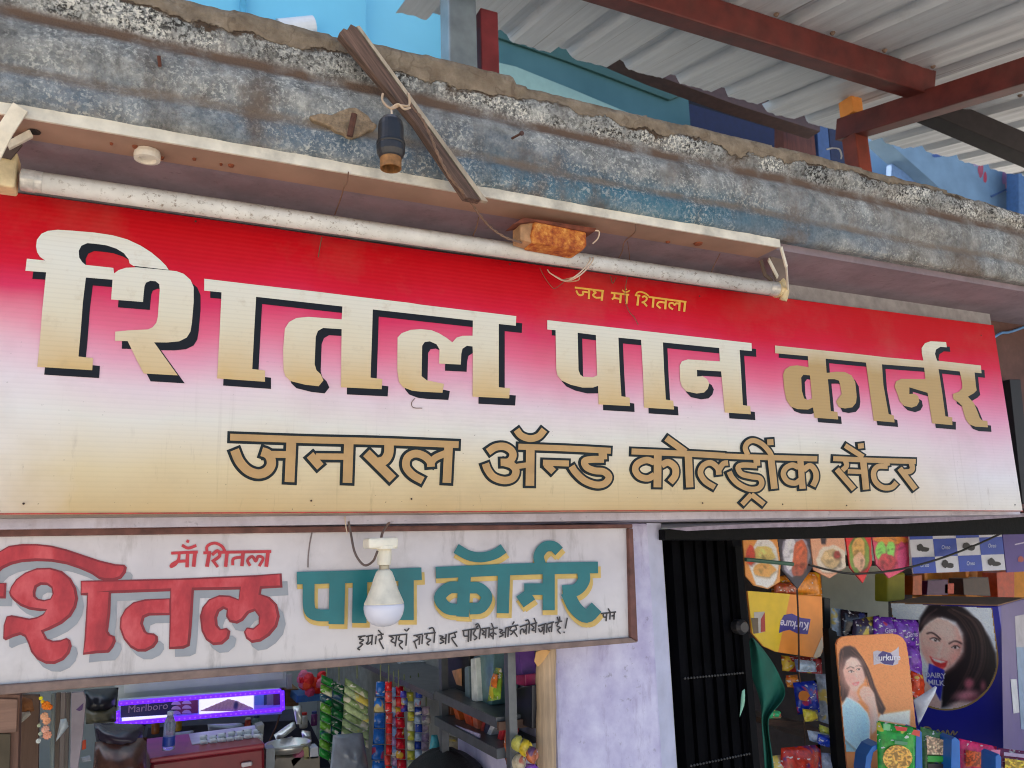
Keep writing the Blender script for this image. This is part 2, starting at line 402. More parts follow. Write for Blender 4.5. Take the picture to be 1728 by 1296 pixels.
MB().box((-1.3,.022,2.066), (1.75,.12,2.0955)).build('wall_strip', M(150,146,146, .9, .2, 40, bump=.4), bld)
MB().box((-1.3,.03,1.640), (1.76,.62,2.065)).build('lintel', pale, bld, label='pale washed lintel beam behind the banner')
MB().box((1.765,.06,1.655), (4.6,.62,2.0955)).build('side_wall', M(92,62,54, .8, .3, 20, bump=.4), bld, label='dark brown wall right of the banner')
# pillar
pl_ = PY(.14)
MB().box((.648,.14,0), (.855,.6,1.6385)).build('pillar', lav, bld, label='lavender plastered pillar between the two shop openings', bevel=.006)
MB().prism([(.857,.148,0),(.908,.175,0),(.908,.6,0),(.857,.6,0)], (0,0,1.6385)).build('pillar_edge', M(196,196,216, .8, .1, 20, bump=.3), bld)
MB().box((.70,.6,0), (.80,2.3,1.9)).build('partition', M(150,150,140, .9, .2), bld)
MB().box((-1.3,2.3,0), (4.6,2.4,3.6)).build('back_wall', M(214,214,200, .9, .1, 6), bld)  # made tall to keep direct sun out of the added roof gap
MB().box((-1.4,.03,0), (-1.302,2.4,2.08)).build('end_wall', M(150,140,130, .9, .2), bld)
MB().box((4.3,.63,0), (4.6,2.29,1.95)).build('end_wall', M(150,130,110, .9, .2), bld)
MB().box((-1.3,.63,1.96), (.72,.74,2.08)).build('shop_ceiling', M(190,186,176, .9, .1), bld)  # cut short: unseen opening behind it added to let sky light in
MB().box((.722,.63,1.96), (4.6,1.24,2.08)).build('shop_ceiling', M(190,186,176, .9, .1), bld)
MB().box((-1.3,.62,2.1), (.72,.75,2.29)).build('roof_slab', M(150,140,125, .9, .2), bld)  # slab stops early over the same added light gap
MB().box((.722,.62,2.1), (4.6,1.25,2.29)).build('roof_slab', M(150,140,125, .9, .2), bld)

# ================================================================== BANNER
BP = PY(0.0)
ban = thing('shop_banner', 'large printed shop banner fading from red through pink to cream with big cream letters', 'banner', (.75, 0, 1.64))
def banner_mat():
    n = N('banner_print'); X, Y, Z = n.xyz(); zf = n.math('ADD', n.map(Z, 2.06, 1.65), n.math('MULTIPLY', n.math('SUBTRACT', n.noise(5, 2), .5), .03))
    # the fade sits lower towards the right end of the sheet
    zf = n.math('SUBTRACT', zf, n.math('MULTIPLY', n.math('SUBTRACT', n.noise(4.2, 3, .5, n.scaled(1, 1, .55)), .5), .17))
    c = n.ramp(zf, (0, lin(188,0,14)), (.15, lin(196,0,26)), (.22, lin(206,14,48)), (.31, lin(214,54,96)), (.41, lin(226,108,138)), (.51, lin(226,162,182)), (.60, lin(227,206,210)), (.70, lin(226,220,208)), (.85, lin(220,200,160)), (1, lin(204,172,120)))
    wh = n.ramp(zf, (0, lin(188,0,12)), (.17, lin(196,0,22)), (.27, lin(210,26,64)), (.40, lin(224,94,132)), (.54, lin(224,156,182)), (.68, lin(226,198,208)), (.84, lin(228,222,224)), (1, lin(228,220,206)))
    c = n.mix(n.map(X, 1.2, 1.6), c, wh)
    c = n.mix(n.math('MULTIPLY', n.map(n.math('ADD', X, n.math('MULTIPLY', n.noise(7, 4, .6), .12)), -.02, -.14), n.map(zf, .30, .5, 0, .75)), c, lin(230,224,224))  # pale glare at the left end, painted into the print colour
    st = n.math('MULTIPLY', n.map(n.noise(1, 5, .7, n.scaled(46, 46, 9)), .60, .74), n.map(zf, .62, .97, 0, .5))
    c = n.mix(st, c, lin(120,92,66))
    c = n.mix(n.math('MULTIPLY', n.map(n.noise(210, 3, .5), .70, .74), n.map(zf, .4, 1, .1, .7)), c, lin(78,60,48))
    c = n.mix(n.map(n.noise(3.5, 6, .7), .5, .72, 0, .2), c, lin(150,128,108))
    c = n.mix(n.math('MULTIPLY', n.map(n.noise(1, 4, .6, n.scaled(90, 90, 3)), .6, .7), n.map(zf, .5, 1, 0, .22)), c, lin(110,84,60))
    rib = n.math('SINE', n.math('MULTIPLY', n.math('ADD', Z, n.math('MULTIPLY', X, .01)), 2*math.pi/.0062), 0)
    c = n.mix(n.map(rib, .2, 1, 0, .035), c, lin(60,40,40))
    h = n.math('ADD', n.math('MULTIPLY', rib, .012), n.math('MULTIPLY', n.noise(3, 3, .5, n.scaled(1.6, 1, 1)), 3.2))
    n.bump(h, .5, .006); return n.out(c, n.map(n.noise(9, 4), .3, .7, .42, .6), 0, .2)
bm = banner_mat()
topl = [(-260,288),(0,322),(150,342),(450,384),(700,420),(1000,459),(1330,504),(1500,526),(1677,549)]
botl = [(-260,870),(0,868.5),(300,867),(700,865),(1000,863),(1300,862),(1500,862),(1725,863)]
m = MB(); tp = [BP.hit(*p) for p in topl]; bt = [BP.hit(*p) for p in botl]
def zat(P_, x):
    for a, b in zip(P_, P_[1:]):
        if a.x <= x <= b.x+1e-9: return a.z+(b.z-a.z)*(x-a.x)/(b.x-a.x)
    return P_[-1].z if x > P_[-1].x else P_[0].z
xs = [tp[0].x+(1.7225-tp[0].x)*i/60 for i in range(61)]
outl = [Vector((x, 0, zat(tp, x))) for x in xs]+[Vector((x, 0, zat(bt, x))) for x in reversed(xs)]
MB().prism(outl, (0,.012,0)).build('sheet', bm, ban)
MB().prism([Vector((x, -.0015, zat(bt, x))) for x in xs]+[Vector((x, -.0015, zat(bt, x)+.0016)) for x in reversed(xs)], (0,.0012,0)).build('edge_tape', M(176,60,48, .6, .4, 40), ban)
MB().box((xs[0],.012,1.652), (1.72,.029,1.675)).add([], []).build('frame_bar', M(130,120,116, .7), ban)
MB().box((xs[0],.012,2.03), (1.72,.0215,2.05)).build('frame_bar', M(130,120,116, .7), ban)

def letter_mat(name, top, mid, bot, z0, z1):
    n = N(name); X, Y, Z = n.xyz(); t = n.math('ADD', n.map(Z, z0, z1), n.math('MULTIPLY', n.math('SUBTRACT', n.noise(14, 4), .5), .3))
    c = n.ramp(t, (0, top), (.5, mid), (1, bot)); c = n.mix(n.map(n.noise(40, 6, .7), .56, .72, 0, .3), c, lin(176,150,112))
    c = n.mix(n.map(n.math('SINE', n.math('MULTIPLY', Z, 2*math.pi/.0062)), .3, 1, 0, .06), c, lin(90,70,50))
    n.bump(n.noise(3, 3), .4, .006); return n.out(c, .42)
LM1 = letter_mat('cream_ink', lin(222,221,210), lin(220,210,184), lin(210,176,118), 1.99, 1.83)
LM2 = letter_mat('tan_ink', lin(222,214,190), lin(184,150,92), lin(186,150,92), 1.985, 1.86)
BLK = M(17,20,28, .5, .2, 30, spec=.25)
A_, B_, C_, D_, E_ = (30,370), (340,430), (560,450), (900,470), (1270,480)
def cc(P_, o): return [(o[0]+x/4, o[1]+y/4) for x, y in P_]
w1 = cc([(62,268),(185,280),(150,255),(132,225),(124,185),(130,140),(160,100),(205,80),(270,73),(380,80),(520,92),(640,110),(740,138),(830,180),(900,225),(960,275),(1000,315),(1018,343),(780,316),(755,300),(748,272),(715,230),(665,200),(600,178),(530,168),(470,163),(430,180),(412,215),(415,260),(435,290),(458,310),(645,330),(650,368),(680,345),(730,329),(800,326),(950,340),(1070,352),(1120,370),(1165,410),(1187,460),(1187,560),(1175,700),(1165,760),(1140,800),(1090,825),(1010,833),(920,832),(965,895),(1080,1055),(850,1042),(800,945),(742,824),(656,822),(658,760),(740,752),(880,745),(910,730),(935,700),(945,660),(958,480),(955,440),(930,420),(895,417),(865,430),(855,455),(850,500),(845,560),(630,543),(640,410),(460,395),(440,560),(425,760),(410,928),(508,938),(503,1020),(132,997),(150,820),(165,620),(192,360),(52,350)], A_)
w1b = cc([(18,163),(400,208),(800,253),(1100,290),(1400,325)], B_)+cc([(600,258),(1243,335),(1240,400),(1125,388),(1125,600),(1125,815),(1200,822),(1195,890),(948,878),(950,590),(948,540),(910,535),(880,555),(872,590),(868,662),(722,655),(725,560),(705,525),(660,505),(625,510),(608,535),(604,740),(640,768),(755,792),(745,852),(600,845),(540,838),(480,815),(452,780),(440,700),(442,480),(470,450),(530,428),(600,423),(670,430),(720,450),(770,480),(812,512),(840,480),(880,468),(948,467),(950,365),(275,290),(272,400),(260,750),(340,760),(335,828),(60,815)], C_)+cc([(943,640),(945,503),(820,495),(785,515),(770,555),(763,740),(775,780),(803,806),(822,848),(790,888),(700,878),(600,853),(565,820),(553,780),(550,640),(562,500),(590,455),(640,428),(720,420),(945,437),(950,350),(368,285),(355,520),(342,772),(428,782),(428,858),(105,835),(120,560),(135,255),(18,243)], B_)
w2 = (cc([(92,282),(1470,437),(1472,490),(1390,483),(1400,650),(1412,855),(1462,862),(1465,917),(1290,905),(1265,628),(1102,618),(1103,662),(1140,660),(1170,680),(1185,710),(1175,745),(1150,770),(1100,777),(1030,762),(1000,730),(988,690),(985,590),(1000,560),(1040,547),(1256,560),(1252,470),(872,432),(880,620),(892,818),(942,826),(947,885),(745,872),(738,640),(725,415),(572,400),(580,600),(592,795),(648,805),(650,862),(438,850),(435,725),(400,737),(330,737),(250,718),(190,690),(160,655),(152,610),(148,350),(92,345)], D_), cc([(297,367),(420,383),(428,655),(400,668),(335,665),(315,650),(303,620)], D_))
w3 = (cc([(148,413),(700,470),(900,493),(1150,515),(1140,470),(1138,430),(1160,398),(1200,384),(1303,390),(1308,425),(1265,422),(1235,440),(1228,470),(1242,515),(1538,548),(1542,600),(1495,595),(1505,690),(1510,715),(1490,735),(1450,758),(1490,800),(1515,860),(1530,900),(1545,918),(1582,922),(1585,965),(1500,960),(1460,945),(1435,910),(1420,860),(1410,820),(1385,795),(1352,775),(1348,740),(1390,725),(1412,700),(1410,660),(1395,588),(1252,572),(1275,720),(1298,890),(1345,898),(1345,950),(1210,938),(1178,732),(1055,695),(1055,740),(1090,738),(1115,755),(1122,790),(1105,820),(1070,832),(1020,820),(990,790),(975,740),(955,690),(965,655),(1000,638),(1163,640),(1155,562),(870,540),(880,680),(915,875),(950,885),(955,932),(815,920),(785,700),(762,528),(490,502),(497,598),(560,590),(620,592),(665,615),(690,660),(700,760),(695,800),(670,830),(620,838),(580,830),(560,790),(598,740),(590,690),(580,650),(550,640),(505,640),(515,740),(525,855),(570,862),(575,912),(415,900),(405,830),(370,845),(300,842),(255,825),(225,780),(210,700),(203,610),(215,575),(250,552),(300,547),(375,560),(370,485),(150,465)], E_), cc([(325,630),(340,610),(385,615),(398,770),(370,780),(345,770),(330,720)], E_))
for wd, sh, mt in ((w1,(11.6,13.2),LM1),(w1b,(10.2,12.0),LM1),(w2,(8,9.8),LM1),(w3,(6.4,7.6),LM2)):
    flat('lettering_shadow', [wd], (0,0), 1, BP, .0006, BLK, ban, shift=sh)
    flat('lettering', [wd], (0,0), 1, BP, .0011, mt, ban)
for px, py in ((1185,849),(1320,851),(1428,853),(1712,852),(525,845),(694,842),(40,850),(1655,566),(1180,500),(860,446),(330,374)):
    c_ = BP.hit(px, py, .001); MB().lathe(c_, [(.0004,-.001),(.0014,0),(.0013,.0006),(.0003,.001)], 8, (0,-1,0)).build('nail_head', M(70,50,42, .8, .3), ban)
for q_ in (([(700,672),(694,680),(697,688),(712,689)],1.3),): ink('crease_mark', [q_], (0,0), 1, BP, .0016, M(110,84,72, .7), ban)
# second line: outlined tan letters
def L(*a): return a
r2a = [([(72,232),(600,250),(1100,262),(1612,283)],46),([(102,318),(135,395),(190,455),(255,480),(310,468),(345,430),(348,385),(325,345),(285,330)],62),([(300,347),(455,350)],46),([(485,255),(472,535)],66),([(872,262),(862,540)],64),([(840,364),(650,362)],42),([(610,352),(680,432)],58),([(1143,270),(1140,340),(1115,385),(1075,402)],64),([(990,338),(1168,515)],62),([(1545,278),(1532,540)],58),([(1370,525),(1300,485),(1258,430),(1268,370),(1320,343),(1380,360),(1420,398),(1425,432)],52),([(1420,418),(1450,375),(1520,342)],46)]
r2b = [([(322,262),(355,302),(415,322),(472,306),(510,262)],46),([(335,376),(700,390),(958,404)],40),([(130,412),(180,380),(240,375),(287,402),(298,440),(270,478),(215,482)],50),([(235,482),(290,500),(318,540),(298,588),(240,604),(170,582),(130,535),(112,490)],50),([(310,512),(390,500)],36),([(415,380),(412,640)],58),([(500,484),(675,490)],40),([(520,495),(572,545)],46),([(902,400),(905,462)],56),([(912,462),(830,462),(780,475),(795,515),(850,538),(910,545),(945,580),(920,622),(860,634),(780,605),(720,550),(692,508)],46),([(1098,408),(1500,425),(1728,438)],40),([(1332,318),(1462,412)],44),([(1275,420),(1272,650)],52),([(1252,482),(1200,466),(1142,488),(1122,530),(1150,575),(1205,590),(1252,568)],44),([(1300,500),(1345,482),(1390,515),(1392,570),(1358,616)],46),([(1480,425),(1490,650)],50)]
r2c = [([(0,345),(300,362),(870,378)],36),([(178,570),(115,530),(82,475),(100,425),(150,405),(198,440),(206,485)],38),([(205,455),(235,412),(268,405)],36),([(460,372),(464,425)],44),([(464,425),(370,420),(335,437),(360,480),(425,498),(480,508),(495,545),(470,578),(410,582),(340,550),(295,505),(275,465)],36),([(425,618),(362,685)],34),([(425,618),(510,685)],34),([(400,350),(383,305),(402,268),(442,255),(498,280),(545,330),(566,372)],34),([(556,370),(580,580)],46),([(551,246),(554,286)],42),([(755,390),(770,580)],42),([(742,436),(700,420),(655,442),(640,485),(668,530),(720,542),(756,518)],36),([(775,452),(820,425),(855,462),(860,512),(838,562)],38),([(978,376),(1250,388),(1535,396)],34),([(1058,288),(1180,366)],34),([(1163,274),(1167,308)],40),([(1060,390),(1068,425),(1040,455)],34),([(1002,448),(1118,582)],38),([(1076,462),(1172,466)],30),([(1180,385),(1200,585)],44),([(1335,395),(1342,426)],40),([(1345,428),(1280,430),(1250,470),(1262,530),(1310,570),(1370,570),(1405,538)],36),([(1500,395),(1512,440),(1495,462),(1445,468)],36),([(1425,442),(1532,582)],38)]
TAN = M(188,148,94, .45, .12, 30); OUT = M(27,37,40, .5, .2, 30, spec=.25)
k_ = next(i for i, s_ in enumerate(r2b) if s_[0][0] == (1098,408)); j_ = next(i for i, s_ in enumerate(r2c) if s_[0][0] == (978,376))
wd3 = [([(x-1480,y-80) for x, y in p], w_) for p, w_ in r2b[k_:]]+r2c[:j_]
for st, o, g in ((r2a,(370,680),4.6),(r2b[:k_],(790,660),4.0),(wd3,(1160,680),3.6),(r2c[j_:],(1160,680),3.4)):
    ink('lettering_outline', st, o, 4, BP, .0005, OUT, ban, grow=g)
    ink('lettering', st, o, 4, BP, .0022, TAN, ban)
sm = [([(140,255),(495,298)],22),([(158,292),(180,335),(213,350),(242,335),(238,308),(300,314)],22),([(315,280),(310,395)],26),([(362,300),(395,318),(360,345),(395,378),(455,378)],22),([(478,300),(466,415)],26),([(578,318),(800,345)],22),([(622,325),(618,375),(590,400)],22),([(600,378),(690,395)],22),([(700,335),(690,445)],26),([(775,345),(766,455)],26),([(715,285),(745,310),(785,305),(805,290)],18),([(760,272),(768,284)],18),([(870,348),(935,357)],22),([(912,352),(900,475)],26),([(888,350),(892,322),(930,308),(990,325),(1038,360)],20),([(955,372),(990,362),(1015,388),(995,420),(950,440)],22),([(970,432),(1015,485)],22),([(1035,370),(1495,432)],22),([(1095,382),(1085,500)],26),([(1245,400),(1236,520)],26),([(1235,440),(1165,432),(1138,470),(1180,508)],22),([(1412,425),(1405,540)],26),([(1332,522),(1288,492),(1290,450),(1328,445),(1350,468),(1372,448),(1410,455)],22),([(1478,435),(1466,550)],26)]
ink('small_lettering', sm, (950,450), 7.2, BP, .001, M(230,176,70, .45, .1), ban)

# ================================================================== PAINTED SIGN BOARD
SP = PY(.06)
sb = thing('painted_sign', 'hand painted white sign board with red and green letters in a thin brown frame', 'sign', (.3, .06, 1.43))
def sign_mat():
    n = N('sign_paint'); X, Y, Z = n.xyz(); c = n.ramp(n.noise(8, 5), (.3, lin(190,181,182)), (.7, lin(216,209,209)))
    c = n.mix(n.map(Z, 1.54, 1.44, 0, .6), c, lin(216,208,198))
    c = n.mix(n.map(n.noise(1, 6, .7, n.scaled(40, 40, 8)), .55, .75, 0, .5), c, lin(120,108,100))
    c = n.mix(n.map(n.noise(5, 6, .7), .52, .7, 0, .3), c, lin(134,124,116))
    n.bump(n.noise(60, 5), .15, .002); return n.out(c, .55)
q = lambda *P_: [SP.hit(*p) for p in P_]
MB().prism(q((-180,907),(1062,889),(1064,1078),(-180,1174)), (0,.02,0)).build('board', sign_mat(), sb)
fr = M(104,66,58, .7, .35, 50, bump=.3); frb = M(128,106,96, .7, .3, 40, bump=.3)
FP = PY(.052)
for nm, P_, mt in (('frame_top',[(-180,893),(1068,884.5),(1068,891),(-180,908)],fr),('frame_bottom',[(-180,1170),(1064.5,1076),(1077,1084),(-180,1188)],frb),('frame_side',[(1061,891.5),(1068.5,891.5),(1077,1083.5),(1065,1075.5)],fr)):
    slab('frame_rail', P_, FP, .03, mt, sb)
J_, K_, Lo = (0,880), (270,880), (660,870)
kx = lambda P_: [(x+1080, y) for x, y in P_]
red_w = [[(-80,300),(0,200),(60,165),(150,152),(250,152),(350,163),(450,188),(560,225),(680,265),(780,288),(840,292),(856,310),(850,345),(820,385),(770,402),(710,400),(670,390),(620,355),(540,320),(450,290),(350,272),(250,268),(150,275),(80,292),(20,320),(-80,420)],
 [(-60,415),(45,415),(40,520),(-60,520)], [(-190,415),(-62,415),(-62,930),(-190,930)],
 ([(62,480),(75,440),(110,390),(170,345),(250,315),(340,312),(420,335),(480,385),(515,450),(528,520),(515,580),(480,640),(420,690),(340,730),(295,745),(320,790),(360,805),(410,800),(450,785),(475,800),(485,840),(470,890),(430,935),(370,962),(310,960),(250,930),(210,880),(190,820),(170,780),(140,765),(90,780),(40,803),(22,790),(25,700),(45,640),(80,632),(150,645),(200,655),(250,645),(290,625),(310,603),(270,605),(200,595),(140,570),(95,535),(70,505)], [(240,480),(250,445),(280,428),(320,430),(348,450),(355,490),(340,520),(300,530),(260,522),(242,505)]),
 [(545,400),(760,395),(1200,385),(1728,362),(1900,350),(1906,446),(1700,458),(1310,465),(760,485),(600,500),(545,498)],
 [(590,470),(750,470),(745,620),(730,740),(745,762),(775,775),(782,810),(765,850),(735,885),(650,890),(560,900),(570,800),(580,640)],
 [(1158,518),(1158,632),(1010,635),(975,650),(965,690),(985,740),(1000,752),(1040,755),(1065,775),(1068,810),(1040,850),(985,878),(930,878),(880,850),(835,795),(808,720),(812,650),(845,590),(900,545),(980,525)],
 [(1150,440),(1310,440),(1300,620),(1290,760),(1280,840),(1240,858),(1140,862),(1145,640)],
 kx([(268,640),(285,580),(330,525),(400,497),(470,500),(530,525),(540,430),(690,430),(680,490),(740,510),(790,560),(808,640),(790,710),(740,770),(680,810),(620,820),(580,790),(565,745),(585,715),(630,720),(665,690),(665,640),(640,605),(600,620),(560,670),(520,690),(470,680),(445,640),(450,600),(430,590),(400,610),(385,650),(390,700),(410,725),(450,718),(475,740),(465,790),(420,830),(360,835),(310,800),(280,740)])]
def inset(P_, d):
    if isinstance(P_, tuple): return tuple([inset(P_[0], d)]+[inset(h, d) for h in P_[1:]])
    n = len(P_); a = sum(P_[i][0]*P_[(i+1) % n][1]-P_[(i+1) % n][0]*P_[i][1] for i in range(n)); o = []
    sg_ = 1 if a > 0 else -1
    for i in range(n):
        p0, p1, p2 = Vector(P_[i-1]), Vector(P_[i]), Vector(P_[(i+1) % n]); u, w_ = (p1-p0).normalized(), (p2-p1).normalized()
        b = Vector((-u.y-w_.y, u.x+w_.x)); b = b.normalized()*d*sg_ if b.length > .2 else Vector((0,0)); o.append((p1.x+b.x, p1.y+b.y))
    return o
def red_paint():
    n = N('brushed_red'); a = n.noise(1, 5, .6, n.scaled(30, 30, 16)); c = n.ramp(a, (.32, lin(150,22,38)), (.5, lin(186,44,54)), (.68, lin(208,84,88)))
    return n.out(c, .45)
SHG = M(150,152,156, .55, .1); RD = M(132,20,36, .45, .2, 25); RL = red_paint()
fix_h = [P_ if not isinstance(P_, tuple) else (P_[0], P_[1]) for P_ in red_w]
flat('lettering_shadow', red_w, J_, 4, SP, .0006, SHG, sb, shift=(10,13))
flat('lettering', red_w, J_, 4, SP, .0012, RD, sb)
hl = []
for P_ in red_w:
    if isinstance(P_, tuple): hl.append((inset(P_[0], 15), inset(P_[1], -14)))
    else: hl.append(inset(P_, 15))
flat('lettering_highlight', hl, J_, 4, SP, .0018, RL, sb, shift=(-1.2,-1.2))
sr = [([(75,214),(255,206)],20),([(130,214),(122,262),(82,288),(75,305),(100,292),(120,268)],20),([(110,270),(190,265)],20),([(186,212),(182,310)],24),([(236,208),(226,306)],26),([(148,160),(190,180),(245,162)],20),([(178,130),(196,138)],20),([(292,212),(345,210)],20),([(332,216),(316,306)],26),([(318,214),(318,168),(366,146),(415,166),(440,205)],20),([(350,225),(388,198),(402,232),(350,272)],22),([(355,262),(390,308)],20),([(405,208),(750,203)],20),([(452,212),(442,306)],24),([(560,214),(552,302)],24),([(550,240),(495,252),(490,296)],20),([(608,300),(590,262),(622,236),(645,268),(662,236),(695,250),(668,302)],20),([(728,206),(716,306)],26)]
ink('small_lettering', sr, K_, 4, SP, .0012, M(186,44,54, .45, .2), sb)
tl = [([(920,382),(1300,372),(1760,352)],84),([(1000,400),(1000,560),(1020,615),(1075,632),(1150,632)],80),([(1192,400),(1186,692)],106),([(1345,395),(1340,684)],98),([(1655,375),(1655,664)],104),([(1620,530),(1480,538)],70),([(1465,555),(1530,625)],80)]
tl2 = [([(295,386),(850,362),(1388,350)],78),([(432,222),(515,268),(600,282),(690,262),(752,222)],68),([(490,395),(475,682)],84),([(475,486),(385,488),(322,552),(370,622),(460,636)],80),([(520,486),(590,492),(638,548),(600,618),(520,628)],78),([(755,375),(745,658)],82),([(1055,365),(1055,638)],82),([(1015,496),(890,496)],78),([(875,520),(925,592)],95),([(1000,330),(988,270),(1028,214),(1085,208),(1125,242)],72),([(1288,375),(1290,440),(1240,500),(1148,512)],84),([(1180,515),(1232,620),(1310,678),(1378,618)],92)]
TE = M(10,106,110, .4, .12, 25); YE = M(204,170,92, .45, .12)
for st, o in ((tl,K_),(tl2,Lo)):
    ink('lettering_shadow', st, o, 4, SP, .0006, YE, sb, shift=(6.5,8))
    ink('lettering_shadow', st, o, 4, SP, .0018, YE, sb, shift=(1,8))
    ink('lettering', st, o, 4, SP, .0042, TE, sb)
hw = [[(48,197),(96,190)],[(74,194),(58,210),(84,216),(60,234),(80,240)],[(80,240),(64,256),(48,268),(62,276)],[(98,195),(142,186)],[(112,194),(110,226),(100,236),(112,240),(134,222)],[(136,190),(132,246)],[(160,190),(155,242)],[(168,186),(206,180)],[(190,185),(195,208),(178,215),(205,270)],[(195,180),(172,155)],[(235,192),(350,180)],[(246,195),(264,205),(250,222),(276,235)],[(284,190),(275,255)],[(302,190),(296,215),(320,225),(300,245),(322,272)],[(345,185),(340,250)],[(330,150),(345,160),(360,144)],[(385,190),(442,180)],[(400,190),(420,205),(385,228)],[(392,225),(405,268)],[(425,190),(420,245)],[(442,185),(437,240)],[(450,180),(522,170)],[(470,182),(465,205),(490,215),(468,235),(482,248)],[(515,170),(510,232)],[(515,170),(503,142),(480,148)],[(543,190),(565,195),(550,210),(570,225),(545,238)],[(584,180),(580,242)],[(560,206),(585,205)],[(602,175),(600,235)],[(600,182),(652,165)],[(635,175),(640,198),(618,206),(652,256)],[(680,160),(782,145)],[(690,162),(693,190),(715,192)],[(720,158),(718,228)],[(736,155),(733,222)],[(762,152),(750,180),(770,200),(754,216)],[(764,142),(778,128)],[(792,150),(785,212)],[(792,148),(778,118),(760,125)],[(790,150),(852,140)],[(800,154),(815,166),(803,180),(826,186)],[(826,150),(822,206)],[(846,140),(842,202)],[(850,152),(897,140)],[(871,150),(868,212)],[(868,170),(850,182),(866,197)],[(869,170),(890,182)],[(870,142),(858,112)],[(905,150),(925,156),(910,170),(930,184),(905,198)],[(946,140),(942,202)],[(922,170),(946,170)],[(961,140),(958,197)],[(945,143),(1022,124)],[(980,135),(970,155),(990,165),(973,186)],[(985,122),(997,103)],[(1005,130),(1010,152),(994,160),(1016,196)],[(1030,136),(1092,115)],[(1034,182),(1036,155),(1050,150),(1056,170),(1066,150)],[(1070,124),(1068,182)],[(1090,118),(1085,176)],[(1090,116),(1080,94),(1064,100)],[(1095,122),(1137,110)],[(1100,125),(1116,140),(1104,155),(1127,160)],[(1128,114),(1125,172)],[(1128,110),(1116,82)],[(1140,132),(1192,115)],[(1144,144),(1155,166),(1170,150),(1164,140),(1180,138)],[(1179,120),(1175,182)],[(1196,115),(1192,172)],[(1190,122),(1237,105)],[(1226,110),(1222,167)],[(1222,135),(1204,145),(1211,167)],[(1244,112),(1287,100)],[(1266,108),(1255,130),(1276,140),(1260,155),(1277,177)],[(1268,105),(1256,74)],[(1273,104),(1271,72)],[(1318,80),(1305,146)],[(1300,164),(1297,173)],[(1523,56),(1617,45)],[(1540,55),(1540,75),(1562,76)],[(1561,50),(1555,102)],[(1581,48),(1578,92)],[(1581,48),(1568,24)],[(1606,45),(1603,92)],[(1605,66),(1588,71)]]
for h_ in ([p for p in hw if p[0][0] < 1500], [p for p in hw if p[0][0] >= 1500]): ink('handwriting', [(p, 9) for p in h_], (590,1020), 3.6, SP, .0012, M(58,52,52, .6, .2), sb)
ink('crack_line', [([(1025,75),(1010,150),(1000,235),(998,310)],9)], K_, 4, SP, .001, M(120,106,104, .7), sb)

# ================================================================== TUBE LIGHT
tf = thing('tube_light', 'dusty unlit fluorescent tube on a long cream metal batten above the banner', 'tube light', (.44, -.08, 2.03))
cream = M(214,204,184, .5, .18, 40, dirt=.5, bump=.15); ply = M(158,124,104, .6, .15, 14, dirt=.25)
def bz(px, py, z):
    d = ray(px, py); t = (z-EYE.z)/d.z; return EYE+d*t
ZB = 2.094
def bb(x0, x1, y0, y1, z0, z1, nm, mt, **k): return MB().box((x0,y0,z0), (x1,y1,z1)).build(nm, mt, tf, **k)
YF = -.131
XE = at(1318,424,YF).x
bb(-.168, XE, YF, YF+.0035, ZB-.001, ZB+.0155, 'batten_lip', cream)
bb(-.168, XE, YF+.0036, YF+.057, ZB+.0005, ZB+.0045, 'batten_channel', ply)
def dusty_tube():
    n = N('dusty_glass_tube'); X, Y, Z = n.xyz()
    g = n.t.nodes.new('ShaderNodeSeparateXYZ'); gn = n.t.nodes.new('ShaderNodeNewGeometry'); n.t.links.new(gn.outputs['Normal'], g.inputs[0])
    c = n.ramp(n.noise(30, 5), (.3, lin(190,187,180)), (.7, lin(216,213,206)))
    top = n.map(g.outputs[2], .1, .85)                       # dust has settled on the upper side
    dn = n.noise(70, 6, .75)
    c = n.mix(n.math('MULTIPLY', top, n.map(dn, .3, .55, .3, .95)), c, lin(138,120,100))
    sp = n.math('MULTIPLY', n.map(n.noise(150, 6, .8, n.scaled(.8, 1, 1)), .56, .62), n.map(n.noise(6, 3), .4, .6, .25, .9))
    c = n.mix(sp, c, lin(120,104,88)); return n.out(c, n.map(dn, .3, .7, .25, .7))
TA, TB = at(36,303,-.055), at(1311,488,-.055); td = (TB-TA).normalized()
MB().tube([TA+td*.022, TB-td*.022], .0128, 24).build('tube', dusty_tube(), tf, smooth=True); TUB = bpy.data.objects['tube']
alum = M(196,190,180, .4, .25, 90, metal=.3, dirt=.4)
for a, s_ in ((TA, 1), (TB, -1)):
    MB().tube([a-td*.001*s_, a+td*.0005*s_, a+td*.014*s_, a+td*.015*s_, a+td*.0225*s_], [.011,.0134,.0134,.013,.013], 24).build('tube_cap', alum, TUB)
hold = M(206,184,140, .5, .2, 60, dirt=.4)
h1 = TA-td*.012
MB().box((h1.x-.016,h1.y-.014,h1.z-.017), (h1.x+.008,h1.y+.016,h1.z+.028)).build('tube_holder', hold, tf, bevel=.003)
h2 = TB+td*.008
MB().lathe(h2+td*.001, [(.008,-.012),(.0155,-.010),(.0155,.004),(.010,.006)], 20, td).build('tube_holder', hold, tf)
MB().tube(spl([h2+Vector((0,.002,.026)), h2+Vector((.001,-.006,.012)), h2+Vector((.002,-.010,-.006)), h2+Vector((0,-.004,-.022))]), .0068, 10).build('holder_clip', hold, tf, smooth=True)
